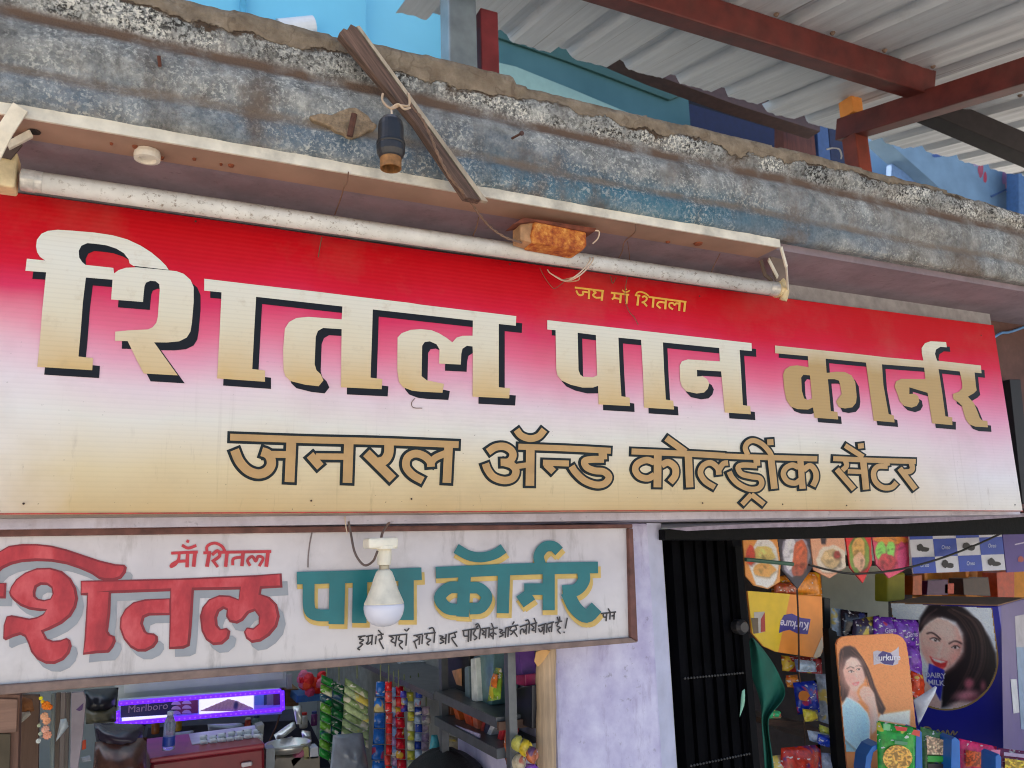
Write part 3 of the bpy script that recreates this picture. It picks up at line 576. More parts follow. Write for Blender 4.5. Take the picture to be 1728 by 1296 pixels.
# levers and stems holding the tube ends
def strap(pts, wdt, th, nm, mt):
    m = MB()
    for a, b in zip(pts, pts[1:]):
        a, b = Vector(a), Vector(b); t = (b-a).normalized(); s_ = t.cross(Vector((0,-1,0))).normalized()
        m.obox(a-t*.001, b+t*.001, s_*wdt, Vector((0,1,0))*th)
    return m.build(nm, mt, tf, bevel=.0008)
strap([at(34,182,-.136), at(8,222,-.125), at(-12,262,-.11)], .0085, .0015, 'bracket', cream)
strap([at(52,226,-.10), at(14,246,-.085)], .0045, .003, 'stem', cream)
strap([at(8,212,-.09), at(12,262,-.075)], .012, .0015, 'back_plate', M(84,66,54, .8), tf) if False else None
strap([at(1318,418,-.136), at(1327,450,-.12), at(1330,494,-.062)], .0028, .002, 'bracket', cream)
strap([at(1297,438,-.10), at(1312,467,-.07)], .0035, .002, 'stem', cream)
strap([at(1284,440,-.08), at(1291,464,-.07), at(1303,474,-.06)], .0035, .002, 'stem', M(92,74,62, .7))
MB().prism([at(1300,432,-.085), at(1327,428,-.085), at(1329,478,-.06), at(1312,480,-.06), at(1306,464,-.07)], (0,.003,0)).build('end_plate', M(110,94,86, .7), tf)
MB().prism([at(4,214,-.098), at(38,244,-.09), at(18,268,-.075), at(-6,262,-.075)], (0,.003,0)).build('end_plate', M(70,54,48, .7), tf)
# starter ring and stray screw heads on the batten
c = bz(249,257,ZB-.001)
MB().lathe(c, [(.002,.001),(.0145,.001),(.0155,-.004),(.0150,-.010),(.011,-.0105),(.010,-.006)], 20).build('starter_ring', M(216,206,190, .5, .1, dirt=.2), tf)
for px, py, r_ in ((228,247,.0035),(273,266,.003),(390,279,.004),(373,277,.002),(328,268,.0025),(1127,408,.004),(1178,411,.008),(188,242,.002)):
    MB().lathe(bz(px, py, ZB), [(r_*.3,.0005),(r_,.0005),(r_*.8,-.002),(r_*.2,-.0026)], 10).build('rusty_screw', M(120,60,34, .8, .4, 80), tf)
c = bz(58,222,ZB)
MB().lathe(c, [(.001,0),(.007,0),(.0065,-.0012),(.001,-.0012)], 12).build('wire_hole', M(40,30,26, .9), tf)
# rusty ballast box hung under the batten
def rust():
    n = N('rust'); a = n.noise(70, 6, .7); c = n.ramp(a, (.28, lin(96,40,20)), (.45, lin(168,82,30)), (.58, lin(204,128,52)), (.72, lin(232,184,104)))
    c = n.mix(n.map(n.noise(14, 4), .52, .68, 0, .8), c, lin(124,50,28)); n.bump(n.noise(160, 5, .7), .8, .002); return n.out(c, .85)
RU = rust(); BXP = PY(-.105)
MB().prism(q_ := [BXP.hit(*p) for p in ((902,373),(990,392),(991,414),(982,424),(900,409),(897,396))], (0,.034,0)).build('ballast_box', RU, tf, bevel=.003); BAL = bpy.data.objects['ballast_box']
MB().prism([PY(-.1).hit(*p) for p in ((878,372),(902,374),(898,410),(878,404))], (0,.028,0)).build('ballast_end', M(176,132,92, .8, .35, 60, dirt=.5), BAL, bevel=.002)
MB().prism([PY(-.108).hit(*p) for p in ((866,378),(884,367),(1006,385),(1004,390),(990,391),(902,373),(880,376))], (0,.03,0)).build('ballast_flange', M(112,56,36, .85, .4, 70), BAL)
wr = M(108,74,52, .7, .3, 60); wl = M(206,184,160, .5, .15)
wire([(995,390,-.1),(1010,390,-.1),(1009,402,-.095),(1000,411,-.09)], .0012).build('ballast_lead', wl, tf)
def coilw(off): return wire([(993+off,432,-.05),(996+off,438,-.077),(985+off,454,-.078),(968+off,468,-.076),(952+off*.5,474,-.05),(930,462,-.03),(924,455,-.02)], .0011)
coilw(0).build('tie_wire', wl, tf); coilw(5).build('tie_wire', wl, tf)
wire([(947,473,-.03),(960,470,-.06),(976,466,-.07),(975,473,-.07),(955,475,-.05),(938,466,-.03)], .001).build('tie_wire', M(180,140,110, .5), tf)
wire([(911,452,-.02),(918,466,-.02),(930,483,-.02),(938,486,-.02),(956,472,-.02)], .0006).build('tie_wire', wr, tf)
def sewire(pts, r_, label, grp=None):
    return wire(pts, r_).build('loose_wire', wr, None, label=label, cat='wire', group=grp)
sewire([(588,290,-.134),(586,306,-.134),(580,318,-.13),(576,332,-.11),(565,362,-.05)], .0009, 'thin rusty wire hanging from the batten left of the wooden plank')
sewire([(1072,378,-.134),(1071,392,-.134),(1054,408,-.1),(1050,424,-.08),(1041,441,-.05)], .0009, 'thin forked rusty wire hanging from the batten right of the rusty box')
sewire([(1059,408,-.09),(1062,430,-.06),(1062,450,-.03),(1056,482,-.012),(1055,506,-.006),(1062,526,-.005),(1070,535,-.005),(1077,548,-.004)], .0007, 'dark wire trailing over the small yellow writing on the banner')
sewire([(808,366,-.09),(804,384,-.08),(798,398,-.06)], .0009, 'short rusty wire end under the batten below the plank')
sewire([(543,400,-.02),(540,416,-.006),(537,434,-.004)], .0008, 'short dark wire stub under the tube at the left of the banner')
sewire([(1030,466,-.012),(1034,478,-.006),(1040,468,-.006)], .0008, 'little dark wire hook just left of the yellow writing')
sewire([(1215,428,-.12),(1206,446,-.08),(1200,460,-.06)], .0007, 'short rusty wire by the right end of the tube')

# ================================================================== THINGS ON THE LEDGE
pk = thing('wooden_plank', 'weathered splintered wooden plank leaning slantwise across the concrete ledge', 'plank', at(700,200,-.17))
PK = PL(at(690,190,-.172), (0,-1,.0))
slab('plank', [(572,56),(580,47),(586,50),(592,40),(601,45),(812,338),(786,333),(700,206)], PK, .014, wood(92,70,58, 2, .75, .8, 240, at(790,335,-.17)-at(585,50,-.17)), pk, bevel=.001)
slab('pale_edge', [(601.5,44),(607,43),(824,340),(813,338)], PL(at(690,190,-.168), (0,-1,0)), .008, wood(176,160,138, 2, .3), pk, bevel=.0005)
ho = thing('bulb_holder', 'black empty bulb holder dangling from the plank by a wire', 'bulb holder', at(660,280,-.2))
hc = at(659.5,240,-.20); pxm = (at(660,240,-.2)-at(661,240,-.2)).length
def lp(P_, y0): return [(r_*pxm, (y0-y)*pxm*1.02) for r_, y in P_]
HB = M(30,30,34, .38, .2, 60, dirt=.25)
MB().lathe(hc, lp([(3,197),(14,199),(19,206),(20.5,214),(20.5,238),(21,240)], 240), 24).build('holder_cap', HB, ho)
MB().lathe(hc, lp([(19,240),(23,241),(23,244),(22,246)], 240), 24).build('holder_ring', M(22,22,26, .4), ho)
MB().lathe(hc, lp([(22,246),(23,248),(22.5,258),(19,266),(17,268)], 240), 24).build('holder_skirt', HB, ho)
MB().lathe(hc, lp([(17,266),(17,285),(15.5,285.5),(15,270)], 240), 24).build('brass_collar', M(150,104,58, .55, .45, 80, metal=.3, dirt=.5), ho)
wire([(660,199,-.2),(661,190,-.2),(660,182,-.198)], .0014).build('wire_hook', wl, ho)
wire([(646,158,-.188),(645,168,-.19),(652,178,-.196),(662,183,-.2),(675,178,-.196),(690,178,-.19),(690,160,-.188),(688,158,-.18)], .0016).build('wire_loop', M(186,158,128, .5), ho)
wire([(660,182,-.198),(672,176,-.2),(682,184,-.2),(692,182,-.19)], .0016).build('wire_knot', M(196,170,140, .5), ho)
cb = thing('electric_cable', 'twisted brown cable running down the plank to the rusty box', 'cable', at(780,300,-.16))
m = MB(); base = spl([at(*p) for p in ((692,176,-.188),(712,200,-.19),(726,228,-.19),(740,262,-.188),(760,300,-.186),(790,334,-.165),(806,358,-.14),(826,382,-.11),(852,400,-.1),(880,409,-.095))], 10)
for ph in (0, math.pi):
    m.tube([p+Vector((math.cos(i*.9+ph), 0, math.sin(i*.9+ph)))*.0012 for i, p in enumerate(base)], .0011, 6)
m.build('twisted_pair', M(120,92,72, .6, .25, 80), cb)
def nail(label, a, b, r_, hole=None):
    t = thing('rusty_nail', label, 'nail', a); d = (Vector(b)-Vector(a)).normalized()
    MB().tube([a, b], r_, 8).build('shank', M(88,56,44, .8, .3, 90), t)
    MB().tube([Vector(b)-d*.001, Vector(b)+d*.002], r_*1.9, 10).build('head', M(78,52,44, .8), t); return t
nail('bent rusty nail sticking out of the ledge right of the plank', at(852,240,-.125), at(880,225,-.165), .0018)
rb = thing('rusty_bolt', 'rusty bolt stub in a patch of broken tan plaster left of the bulb holder', 'bolt', at(594,214,-.14))
P_ = [at(594+x, 208+y, -.1445) for x, y in ((-72,-14),(-52,-18),(-34,-15),(-20,-22),(-6,-27),(6,-28),(16,-22),(28,-14),(34,-4),(44,2),(38,10),(26,13),(14,20),(2,25),(-8,24),(-14,17),(-26,14),(-34,6),(-48,0),(-60,-4),(-68,-8))]
MB().prism(P_, (0,.01,0)).build('plaster_patch', M(150,128,102, .95, .35, 110, bump=1), rb, bevel=.003)
MB().tube([at(590,230,-.148), at(598,192,-.156)], .0042, 7).build('bolt', M(86,54,42, .85, .4, 80, bump=.5), rb)
rn = thing('rust_stub', 'small brown rust stub on the upper left of the ledge', 'nail', at(268,106,-.14)); MB().tube([at(270,112,-.145), at(268,94,-.153)], .0022, 6).build('stub', M(92,52,40, .9), rn)

# ================================================================== HANGING BULB
lb = thing('light_bulb', 'white round bulb in a cream holder hanging in front of the painted sign', 'light bulb', at(650,1055,0))
BY = .005; bc = at(648,1022,BY); bpx = (at(648,1022,BY)-at(649,1022,BY)).length
def lq(P_): return [(r_*bpx, (1022-y)*bpx) for r_, y in P_]
ivory = M(228,220,200, .45, .12, 40, dirt=.15)
pc = at(642,917,BY)
MB().box((pc.x-25*bpx,pc.y-.017,pc.z-8*bpx), (pc.x+25*bpx,pc.y+.017,pc.z+9*bpx)).build('holder_plate', ivory, lb, bevel=.003)
MB().lathe(bc, lq([(17,930),(22,931),(22,926),(16,925)][::-1]), 20).build('holder_rim', ivory, lb)
MB().lathe(bc, lq([(10,927),(12,934),(12,950),(10.5,957)]), 20).build('holder_neck', ivory, lb)
MB().lathe(bc, lq([(7,956),(8.5,958),(8.5,963),(8,965)]), 18).build('bulb_base', M(170,160,140, .35, .3, metal=.6), lb)
MB().lathe(bc, lq([(9,964),(13,968),(17,978),(22,994),(28,1008),(32,1017),(32.5,1019)]), 24).build('bulb_body', M(226,218,198, .5, .12, 60, dirt=.12), lb, smooth=True)
gm = N('frosted_globe'); gm.b.inputs['Subsurface Weight'].default_value = .0
MB().lathe(bc, lq([(32,1019),(33,1022),(33,1027),(31,1036),(27,1044),(20,1050.5),(11,1054),(2,1055)]), 28).build('globe', gm.out(lin(214,214,226), .25), lb, smooth=True)
MB().tube(spl([at(588,880,.03), at(592,900,.03), at(598,930,.02), at(608,948,.015), at(618,954,.01), at(630,946,-.006), at(637,930,-.014)], 8), .0017, 7).build('cord', M(96,80,74, .6, .3, 120), lb)
MB().tube(spl([at(670,872,.035), at(655,884,.03), at(646,898,.015), at(643,910,.008)], 8), .0019, 7).build('cord', M(122,96,84, .6, .3), lb)
MB().tube(spl([at(582,872,.028), at(584,890,.026), at(586,900,.03)], 6), .0008, 6).build('cord', wl, lb)

# ================================================================== ROOF OVER THE TERRACE
rf = thing('terrace_roof', 'ribbed pale metal roof on red brown steel bars above the ledge', 'roof', (2.5, .9, 2.3))
RB = lambda c=(104,44,36), d=.15: M(*c, .5, .25, 18, bump=.1, dirt=d)
redp = M(98,38,32, .5, .35, 14, bump=.15, dirt=.15)
sl = .243
def rz(y): return 3.259+sl*(y-1)
px_ = 2.585; hw_ = .034
rd = Vector((0,1,sl)).normalized(); ru = Vector((0,-sl,1)).normalized()
MB().obox(Vector((px_, 1.06, rz(1.06))), Vector((px_, -.5, rz(-.5))), (hw_,0,0), ru*.045).build('rafter', redp, rf, bevel=.004)
MB().obox(Vector((.2, .675, rz(.675)+.082)), Vector((px_+.02, .675, rz(.675)+.082)), rd*.04, ru*.046).build('purlin', redp, rf, bevel=.004)
MB().obox(at(1565,184,.9), at(1800,284,.72), rd*.05, ru*.045).build('purlin', M(38,30,32, .6, .3), rf, bevel=.004)  # purlin in shade, the darkness put into its colour
MB().box((px_-.036,.965,2.29), (px_+.036,1.035,rz(1)-.046)).build('post', M(126,54,38, .55, .3, 14, dirt=.1), rf, bevel=.004)
MB().box((px_-.03,.965,rz(1)+.048), (px_+.03,1.035,rz(1)+.122)).build('sunlit_post_top', M(252,160,76, .6, .1), rf, bevel=.004)  # block for the sunlit post top, sunlight put into its orange colour
c0 = at(820,60,1.0); MB().box((c0.x-.03,.97,2.29), (c0.x+.032,1.03,rz(1)+.05)).build('post', M(128,52,58, .55, .25, 16, dirt=.1), rf, bevel=.004)
def sheetmat():
    n = N('pvc_sheet'); a = n.noise(1, 5, .6, n.scaled(60, 3, 3)); c = n.ramp(a, (.3, lin(196,199,204)), (.7, lin(216,219,224)))
    c = n.mix(n.map(n.noise(5, 6, .7), .58, .78, 0, .3), c, lin(140,130,120)); c = n.mix(n.map(n.noise(1, 3, .5, n.scaled(160, 1, 1)), .66, .7, 0, .5), c, lin(120,112,108)); return n.out(c, .45)
SM = sheetmat()
def rib(x):      # trapezoid ribs standing up, 0.25 m apart
    t = (x/.25) % 1.0
    return .034*max(0, min(1, (.16-abs(t-.5))/.06))+.0012*math.cos(t*2*math.pi*4)
for i in range(16):
    x = .8+i*.25; MB().lathe((x,.60,rz(.6)+.122), [(.001,.004),(.009,.003),(.009,0),(.004,-.006),(.001,-.007)], 8).build('roof_screw', M(120,96,80, .6, .3), rf)
YE_ = 1.28
for si in range(7):
    xa = .72+si*.84; xb = xa+.90; v = []; f = []; nx = 90
    yn, yf = -.6+.03*(si % 2), YE_+.05*noise.noise(Vector((si*1.7, 0, 0)))
    for th in (0, .0022):
        for j, y in enumerate((yn, .2, .7, 1.1, yf)):
            for i in range(nx+1):
                x = xa+(xb-xa)*i/nx
                v.append((x, y+(.012*noise.noise(Vector((x*30, 0, si))) if j == 4 else 0), rz(y)+.125+rib(x)+.004*(si % 2)+th))
    w_ = nx+1; q5 = 5*w_
    for j in range(4):
        for i in range(nx):
            z = j*w_+i; f.append((z, z+w_, z+w_+1, z+1)); f.append((q5+z, q5+z+1, q5+z+w_+1, q5+z+w_))
    for i in range(nx): f.append((4*w_+i, q5+4*w_+i, q5+4*w_+i+1, 4*w_+i+1)); f.append((i, i+1, q5+i+1, q5+i))
    mo('roof_sheet', v, f, SM, rf)
bp = thing('blue_post', 'grey blue square steel post standing behind the ledge', 'post', at(775,100,.98))
b0, b1 = at(752,60,.98), at(799,60,.98)
MB().box((b0.x,.95,2.29), (b1.x,1.03,3.6)).build('post', M(136,150,160, .35, .2, 14, dirt=.15, metal=.2), bp, bevel=.005)
MB().box((b0.x-.02,.94,2.29), (b1.x+.02,1.04,2.31)).build('base_plate', M(120,130,140, .5), bp)

# ---- houses behind
hb = thing('sky_blue_house', 'bright sky blue painted house wall behind the ledge', 'house', (.2, 3.0, 0))
SKB = M(116,198,230, .7, .05, 2); SKB2 = M(134,214,244, .7, .04, 2)
w0 = at(617,50,3.0)
MB().box((-3,3.0,0), (w0.x,3.3,7.5)).build('wall', SKB, hb)
MB().box((w0.x+.002,3.12,0), (at(806,60,3.12).x,3.4,7.5)).build('wall', SKB2, hb, label='lighter sky blue wall panel')
a = at(425,8,2.96); MB().box((a.x-.06,2.95,a.z-.3), (a.x-.03,2.999,a.z+1)).build('corner_trim', M(80,160,196, .7), hb)
pp = thing('white_pipe', 'white plastic pipe end fixed low on the sky blue wall behind the ledge', 'pipe', at(515,33,2.93))
pa, pb = at(470,48,2.93), at(529,42,2.93)
MB().box((pa.x+.02,2.93,pa.z-.06), (pa.x+.05,2.999,pa.z+.06)).build('pipe_clamp', M(150,160,166, .5), pp)
MB().tube([pa, pb], .05, 18, False).build('pipe', M(226,228,232, .4, .05), pp); MB().tube([pa, pb], .045, 18).build('pipe_core', M(196,206,214, .5, .05), pp)
tw = thing('teal_house', 'teal painted house with a dark doorway under the metal roof', 'house', (2.2, 2.6, 0))
def tealm():
    n = N('teal_paint'); c = n.ramp(n.noise(3, 4), (.3, lin(56,98,104)), (.7, lin(70,112,118))); n.bump(n.noise(30), .1); return n.out(c, .6)
a, b = at(838,60,2.6), at(1160,150,2.6)
MB().box((a.x-.05,2.6,0), (b.x,2.8,5.6)).build('wall', tealm(), tw)
TP = PY(2.58)
slab('lit_wall_patch', [(835,104),(870,112),(960,148),(1060,190),(1060,420),(760,420),(760,84)], TP, .018, M(140,172,164, .6, .06), tw)  # lit part of the wall, painted as a paler slab
slab('shade_band', [(838,44),(940,78),(1180,150),(1130,168),(960,104),(838,62)], TP, .018, M(50,88,86, .6, .08), tw)  # diagonal shade across the wall, painted as a darker slab
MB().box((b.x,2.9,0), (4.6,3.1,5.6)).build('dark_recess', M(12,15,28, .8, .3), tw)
slab('blue_dado', [(1075,172),(1130,165),(1330,225),(1420,262),(1420,300),(1060,220)], PY(2.86), .03, M(14,22,64, .6, .2), tw)
slab('beam', [(985,66),(1128,108),(1260,158),(1384,204),(1384,222),(1240,176),(1110,128),(985,74)], PY(2.1), .1, M(72,50,46, .6, .25), tw)
slab('door_post', [(1322,190),(1372,206),(1378,268),(1322,252)], PY(2.3), .08, wood(92,50,40, 2, .4), tw)
slab('blue_jamb', [(1378,200),(1396,206),(1402,272),(1382,266)], PY(2.3), .08, M(58,84,128, .6, .15), tw)
slab('dark_jamb', [(1397,190),(1440,205),(1440,280),(1403,272)], PY(2.42), .08, M(30,40,72, .7, .2), tw)
hook = wire([(1395,252,1.2),(1405,250,1.2),(1416,252,1.2),(1420,262,1.2),(1419,268,1.2)], .0035).build('hook_wire', M(190,190,190, .5), None, label='thin pale hooked wire behind the ledge left of the red post', cat='wire')
bh = thing('blue_stair_house', 'blue painted house side with a slanted stair edge and chipped pink patches', 'house', (4.8, 2.9, 0))
BL = M(104,134,160, .7, .14, 6, bump=.2)
slab('wall', [(1440,150),(1900,150),(1900,600),(1440,600)], PY(3.2), .2, M(136,168,196, .7, .08, 4), bh)
slab('stair_side', [(1486,228),(1500,224),(1760,250),(1760,460),(1600,330)], PY(2.7), .15, BL, bh)
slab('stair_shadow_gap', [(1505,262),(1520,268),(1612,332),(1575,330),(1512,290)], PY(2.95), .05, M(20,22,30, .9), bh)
slab('low_wall', [(1505,276),(1600,338),(1600,380),(1500,380)], PY(2.8), .05, M(96,128,170, .8), bh)
slab('corner_post', [(1719,270),(1760,270),(1760,420),(1719,420)], PY(2.5), .1, M(60,96,140, .7), bh)
def blob(cx, cy, rx, ry, sd, n=18): return [(cx+rx*math.cos(a)*(1+.35*noise.noise(Vector((math.cos(a)*1.5, math.sin(a)*1.5, sd)))), cy+ry*math.sin(a)*(1+.35*noise.noise(Vector((math.cos(a)*1.5, math.sin(a)*1.5, sd+9))))) for a in [i*2*math.pi/n for i in range(n)]]
ST = PY(2.7)
for i, (x, y, rx, ry, cl) in enumerate(((1655,285,5,14,(150,70,90)),(1662,300,3,9,(170,60,80)),(1702,312,6,20,(190,130,140)),(1694,300,4,12,(150,110,150)),(1580,263,8,3,(50,80,140)),(1648,276,8,5,(150,140,170)))):
    flat('chipped_patch', [blob(x,y,rx,ry,i*3)], (0,0), 1, ST, .002+i*.0004, M(*cl, .8), bh)
slab('step_line', [(1672,330),(1698,318),(1720,334),(1719,337),(1698,321),(1674,333)], PY(2.69), .005, M(70,100,150, .8), bh)

# ================================================================== LEFT SHOP
MB().box((-1.28,.55,0), (.60,1.1,.93)).build('shop_counter', wood(92,64,50, 0), None, label='wooden shop counter under the painted sign, mostly below view', cat='counter')
wp = thing('wooden_post', 'round bare wooden post under the right end of the painted sign', 'post', at(920,1296,.12))
p0, p1 = at(921,1085,.125), at(922,1400,.125)
n_ = 14; pts = [p0+(p1-p0)*i/n_+Vector((noise.noise(Vector((i*.5,1,0)))*.002, 0, 0)) for i in range(n_+1)]
MB().tube([Vector((p0.x,p0.y,1.45))]+[Vector(p) for p in pts]+[Vector((p1.x,p1.y,0))], .0165, 14).build('trunk', wood(186,158,126, 2, .3, .7, 160), wp, smooth=True)
slab('torn_paper', [(905,1100),(918,1095),(930,1098),(916,1118),(908,1126),(902,1116)], PY(.1), .003, M(214,164,104, .7), wp)
# far left cabinet
cbn = thing('wooden_cabinet', 'brown wooden cabinet at the far left under the painted sign', 'cabinet', at(30,1296,.5))
slab('side_panel', [(-60,1170),(34,1172),(27,1400),(-60,1400)], PY(.42), .03, wood(120,88,74, 2, .3), cbn)
slab('top_panel', [(-60,1176),(30,1180),(28,1236),(-60,1240)], PY(.415), .004, wood(140,110,96, 0, .25), cbn)
slab('door', [(-60,1238),(18,1238),(14,1400),(-60,1400)], PY(.414), .004, M(84,74,58, .8, .25), cbn)
slab('inner_panel', [(30,1172),(66,1174),(62,1400),(22,1400)], PY(.55), .02, wood(110,84,68, 2, .3), cbn)
pillow('paper_bundle', [(34,1174),(54,1180),(58,1200),(36,1204)], PY(.5), .012, M(160,104,60, .7, .3, 60), None, 3, label='crumpled brown paper tucked in the far left cabinet', cat='paper')
pillow('paper_bundle', [(36,1202),(50,1200),(52,1206),(34,1222)], PY(.49), .008, M(200,192,176, .7), None, 5, label='small white paper below the crumpled brown paper', cat='paper')
gl = thing('flower_garland', 'garland of yellow, orange and peach flowers hanging at the far left', 'garland', at(80,1250,.4))
for i, (x, y, r_, cl) in enumerate(((69,1178,4,(244,222,30)),(72,1184,4,(240,190,20)),(78,1190,9,(240,128,16)),(84,1193,6,(230,110,16)),(75,1208,8,(228,170,132)),(79,1216,8,(222,158,120)),(77,1230,8,(230,172,150)),(80,1240,9,(216,150,124)),(66,1224,4,(170,180,150)),(65,1250,5,(214,222,216)),(68,1238,4,(176,186,164)))):
    c = at(x,y,.4); m = MB(); k = 9
    rr = r_*(at(80,1200,.4)-at(81,1200,.4)).length
    for a in range(k):
        th = a*2*math.pi/k; d = Vector((math.cos(th), -.5, math.sin(th)))
        m.lathe(c+d*rr*.35, [(rr*.1,-rr*.5),(rr*.5,-rr*.2),(rr*.55,rr*.15),(rr*.1,rr*.6)], 6, d)
    m.build('flower', M(*cl, .7, .25, 90), gl)
for i, (x0, x1, y1, cl, lb_) in enumerate(((86,93,1300,(150,160,156),'narrow pale grey strip standing left of the purple stained plank'),(94,102,1310,(112,98,86),'dark brown thin plank behind the flower garland'),(102,111,1310,(146,134,128),'greyish thin plank second left of the purple stained one'),(111,119,1310,(108,100,94),'narrow dark grey plank just left of the purple stained one'))):
    slab('thin_plank', [(x0,1170),(x1,1169),(x1-2-i,y1),(x0-2-i,y1)], PY(.6+.03*i), .012, wood(*cl, 2, .25), None, label=lb_, cat='plank')
tpn = slab('thin_plank', [(120,1169),(141,1167),(145,1180),(140,1240),(130,1310),(118,1310)], PY(.56), .012, M(160,150,158, .7, .15, 30), None, label='wider pale plank with a purple stain by the black bag', cat='plank')
slab('purple_stain', [(128,1198),(141,1186),(139,1198),(134,1200)], PY(.5595), .0004, M(98,74,120, .8), tpn, bevel=0)
pillow('foil_twist', [(102,1214),(112,1212),(116,1226),(94,1252)], PY(.5), .012, M(206,216,220, .3, .2, 60), None, 8, label='small white plastic twist hanging among the thin planks', cat='plastic bag')
pillow('black_bag', [(142,1164),(200,1160),(196,1206),(143,1204)], PY(.9), .05, M(28,30,40, .3, .3, 20), None, 11, n=12, label='black plastic bag left of the grey cabinet', cat='bag')
pillow('olive_bag', [(143,1196),(196,1190),(196,1218),(145,1222)], PY(.88), .04, M(98,96,78, .4, .3, 40), None, 12, label='olive crumpled bag below the black plastic bag', cat='bag')
pillow('dark_sack', [(158,1220),(246,1222),(240,1262),(164,1264)], PY(.8), .06, M(58,50,66, .25, .3, 30), None, 13, n=12, label='dark wrapped sack in plastic film, upper of two', cat='sack')
pillow('brown_sack', [(160,1252),(248,1244),(246,1340),(154,1340)], PY(.76), .07, M(92,62,54, .25, .35, 35), None, 14, n=12, label='brown wrapped sack in plastic film left of the maroon box', cat='sack')
slab('orange_tag', [(139,1250),(145,1248),(145,1264),(138,1266)], PY(.7), .004, M(206,74,34, .6), None, label='small orange red tag left of the sacks', cat='tag')
pillow('white_scrap', [(136,1278),(152,1274),(154,1284),(138,1286)], PY(.68), .008, M(170,176,186, .5), None, 15, label='small pale plastic scrap at the bottom left', cat='scrap')
gc = thing('grey_cabinet', 'grey green metal cabinet above the purple lit display', 'cabinet', at(340,1150,1.3))
slab('body', [(190,1120),(482,1098),(484,1160),(196,1182)], PY(1.25), .3, M(214,224,218, .6, .08), gc)
slab('drawer_front', [(208,1126),(476,1104),(478,1146),(209,1170)], PY(1.245), .005, M(226,236,230, .6, .06), gc)
slab('groove', [(209,1152),(477,1130),(477,1133),(209,1155)], PY(1.243), .002, M(150,160,156, .7), gc)
ls = thing('lit_display', 'narrow display panel framed in glowing purple light strips', 'display panel', at(336,1226,1.2))
LP_ = PY(1.18)
slab('panel', [(200,1182),(474,1163),(476,1205),(200,1220)], LP_, .03, M(206,214,232, .4, .05), ls)
pr = emis(224,226,240, .5)
flat('backlit_print', [[(336,1176),(428,1168.5),(428,1198),(336,1205)]], (0,0), 1, LP_, .001, pr, ls)
flat('backlit_strip', [[(206,1210),(290,1205),(290,1215),(206,1219)]], (0,0), 1, LP_, .001, pr, ls)
flat('dark_print', [[(204,1186),(298,1180),(298,1205),(204,1211)]], (0,0), 1, LP_, .0014, M(34,32,72, .4), ls)
flat('red_print', [[(298,1180),(334,1177),(334,1203),(298,1206)]], (0,0), 1, LP_, .0016, M(146,60,92, .4), ls)
paint('mountain_print', LP_, .002, ls, (0,0), 1, (337,1176,427,1200), 1.2, [('fill',0,(222,190,150),1,1),('poly',[(337,1199),(360,1190),(385,1180),(400,1183),(427,1195),(427,1205),(337,1205)],(206,176,130),3,1)]+[('line',([(360+k*6,1186-abs(4-k)*-.6),(356+k*6,1198)],1.5),(166,136,96),2,.7) for k in range(9)]+[('ell',(398,1190,3.5,7,10),(60,60,80),2,1)], [(337,1199),(360,1189),(385,1179),(400,1182),(427,1194),(427,1198),(337,1204)])
for i in range(6): flat('fan_print', [[(297+18*(i%2)+8*math.cos(a), 1189-1.4*(i%2)+8*(i//2)-6*math.sin(a)) for a in [k*math.pi/8 for k in range(9)]]], (0,0), 1, LP_, .002, M(220,188,204, .4), ls)
for x0, x1, cl in ((430,445,(120,180,210)),(445,450,(30,70,100)),(450,461,(150,146,140)),(461,473,(110,32,74))):
    flat('side_print', [[(x0,1168.5-(x0-430)*.07),(x1,1168.5-(x1-430)*.07),(x1,1189),(x0,1190)]], (0,0), 1, LP_, .002, M(*cl, .4), ls)
ru_, uu_, nn_ = Vector((1,0,0)), Vector((0,0,1)), Vector((0,-1,0))
text('panel_lettering', 'Marlboro', at(250,1194,1.18), ru_, uu_, nn_, .024, M(176,156,146, .5), ls, .002)
vg = emis(98,34,255, .75)
for a, b in (((200,1187),(474,1166)),((197,1222),(476,1197)),((198,1200),(198,1222)),((476,1166),(477,1198))):
    pa, pb = PY(1.165).hit(*a), PY(1.165).hit(*b); MB().tube([pa, pb], .0056, 8).build('light_strip', vg, ls)
    m = MB(); k = max(3, int((pb-pa).length/.012))
    for i in range(k): m.lathe(pa+(pb-pa)*(i+.5)/k+Vector((0,-.006,0)), [(.0006,-.002),(.0022,-.001),(.0022,.001),(.0006,.002)], 6)
    m.build('light_beads', emis(120,60,255, .8), ls)
slab('back_shelf', [(250,1228),(520,1214),(560,1296),(236,1296)], PY(1.6), .2, M(54,56,76, .7, .2), None, label='dark blue grey back shelf below the lit display', cat='shelf')
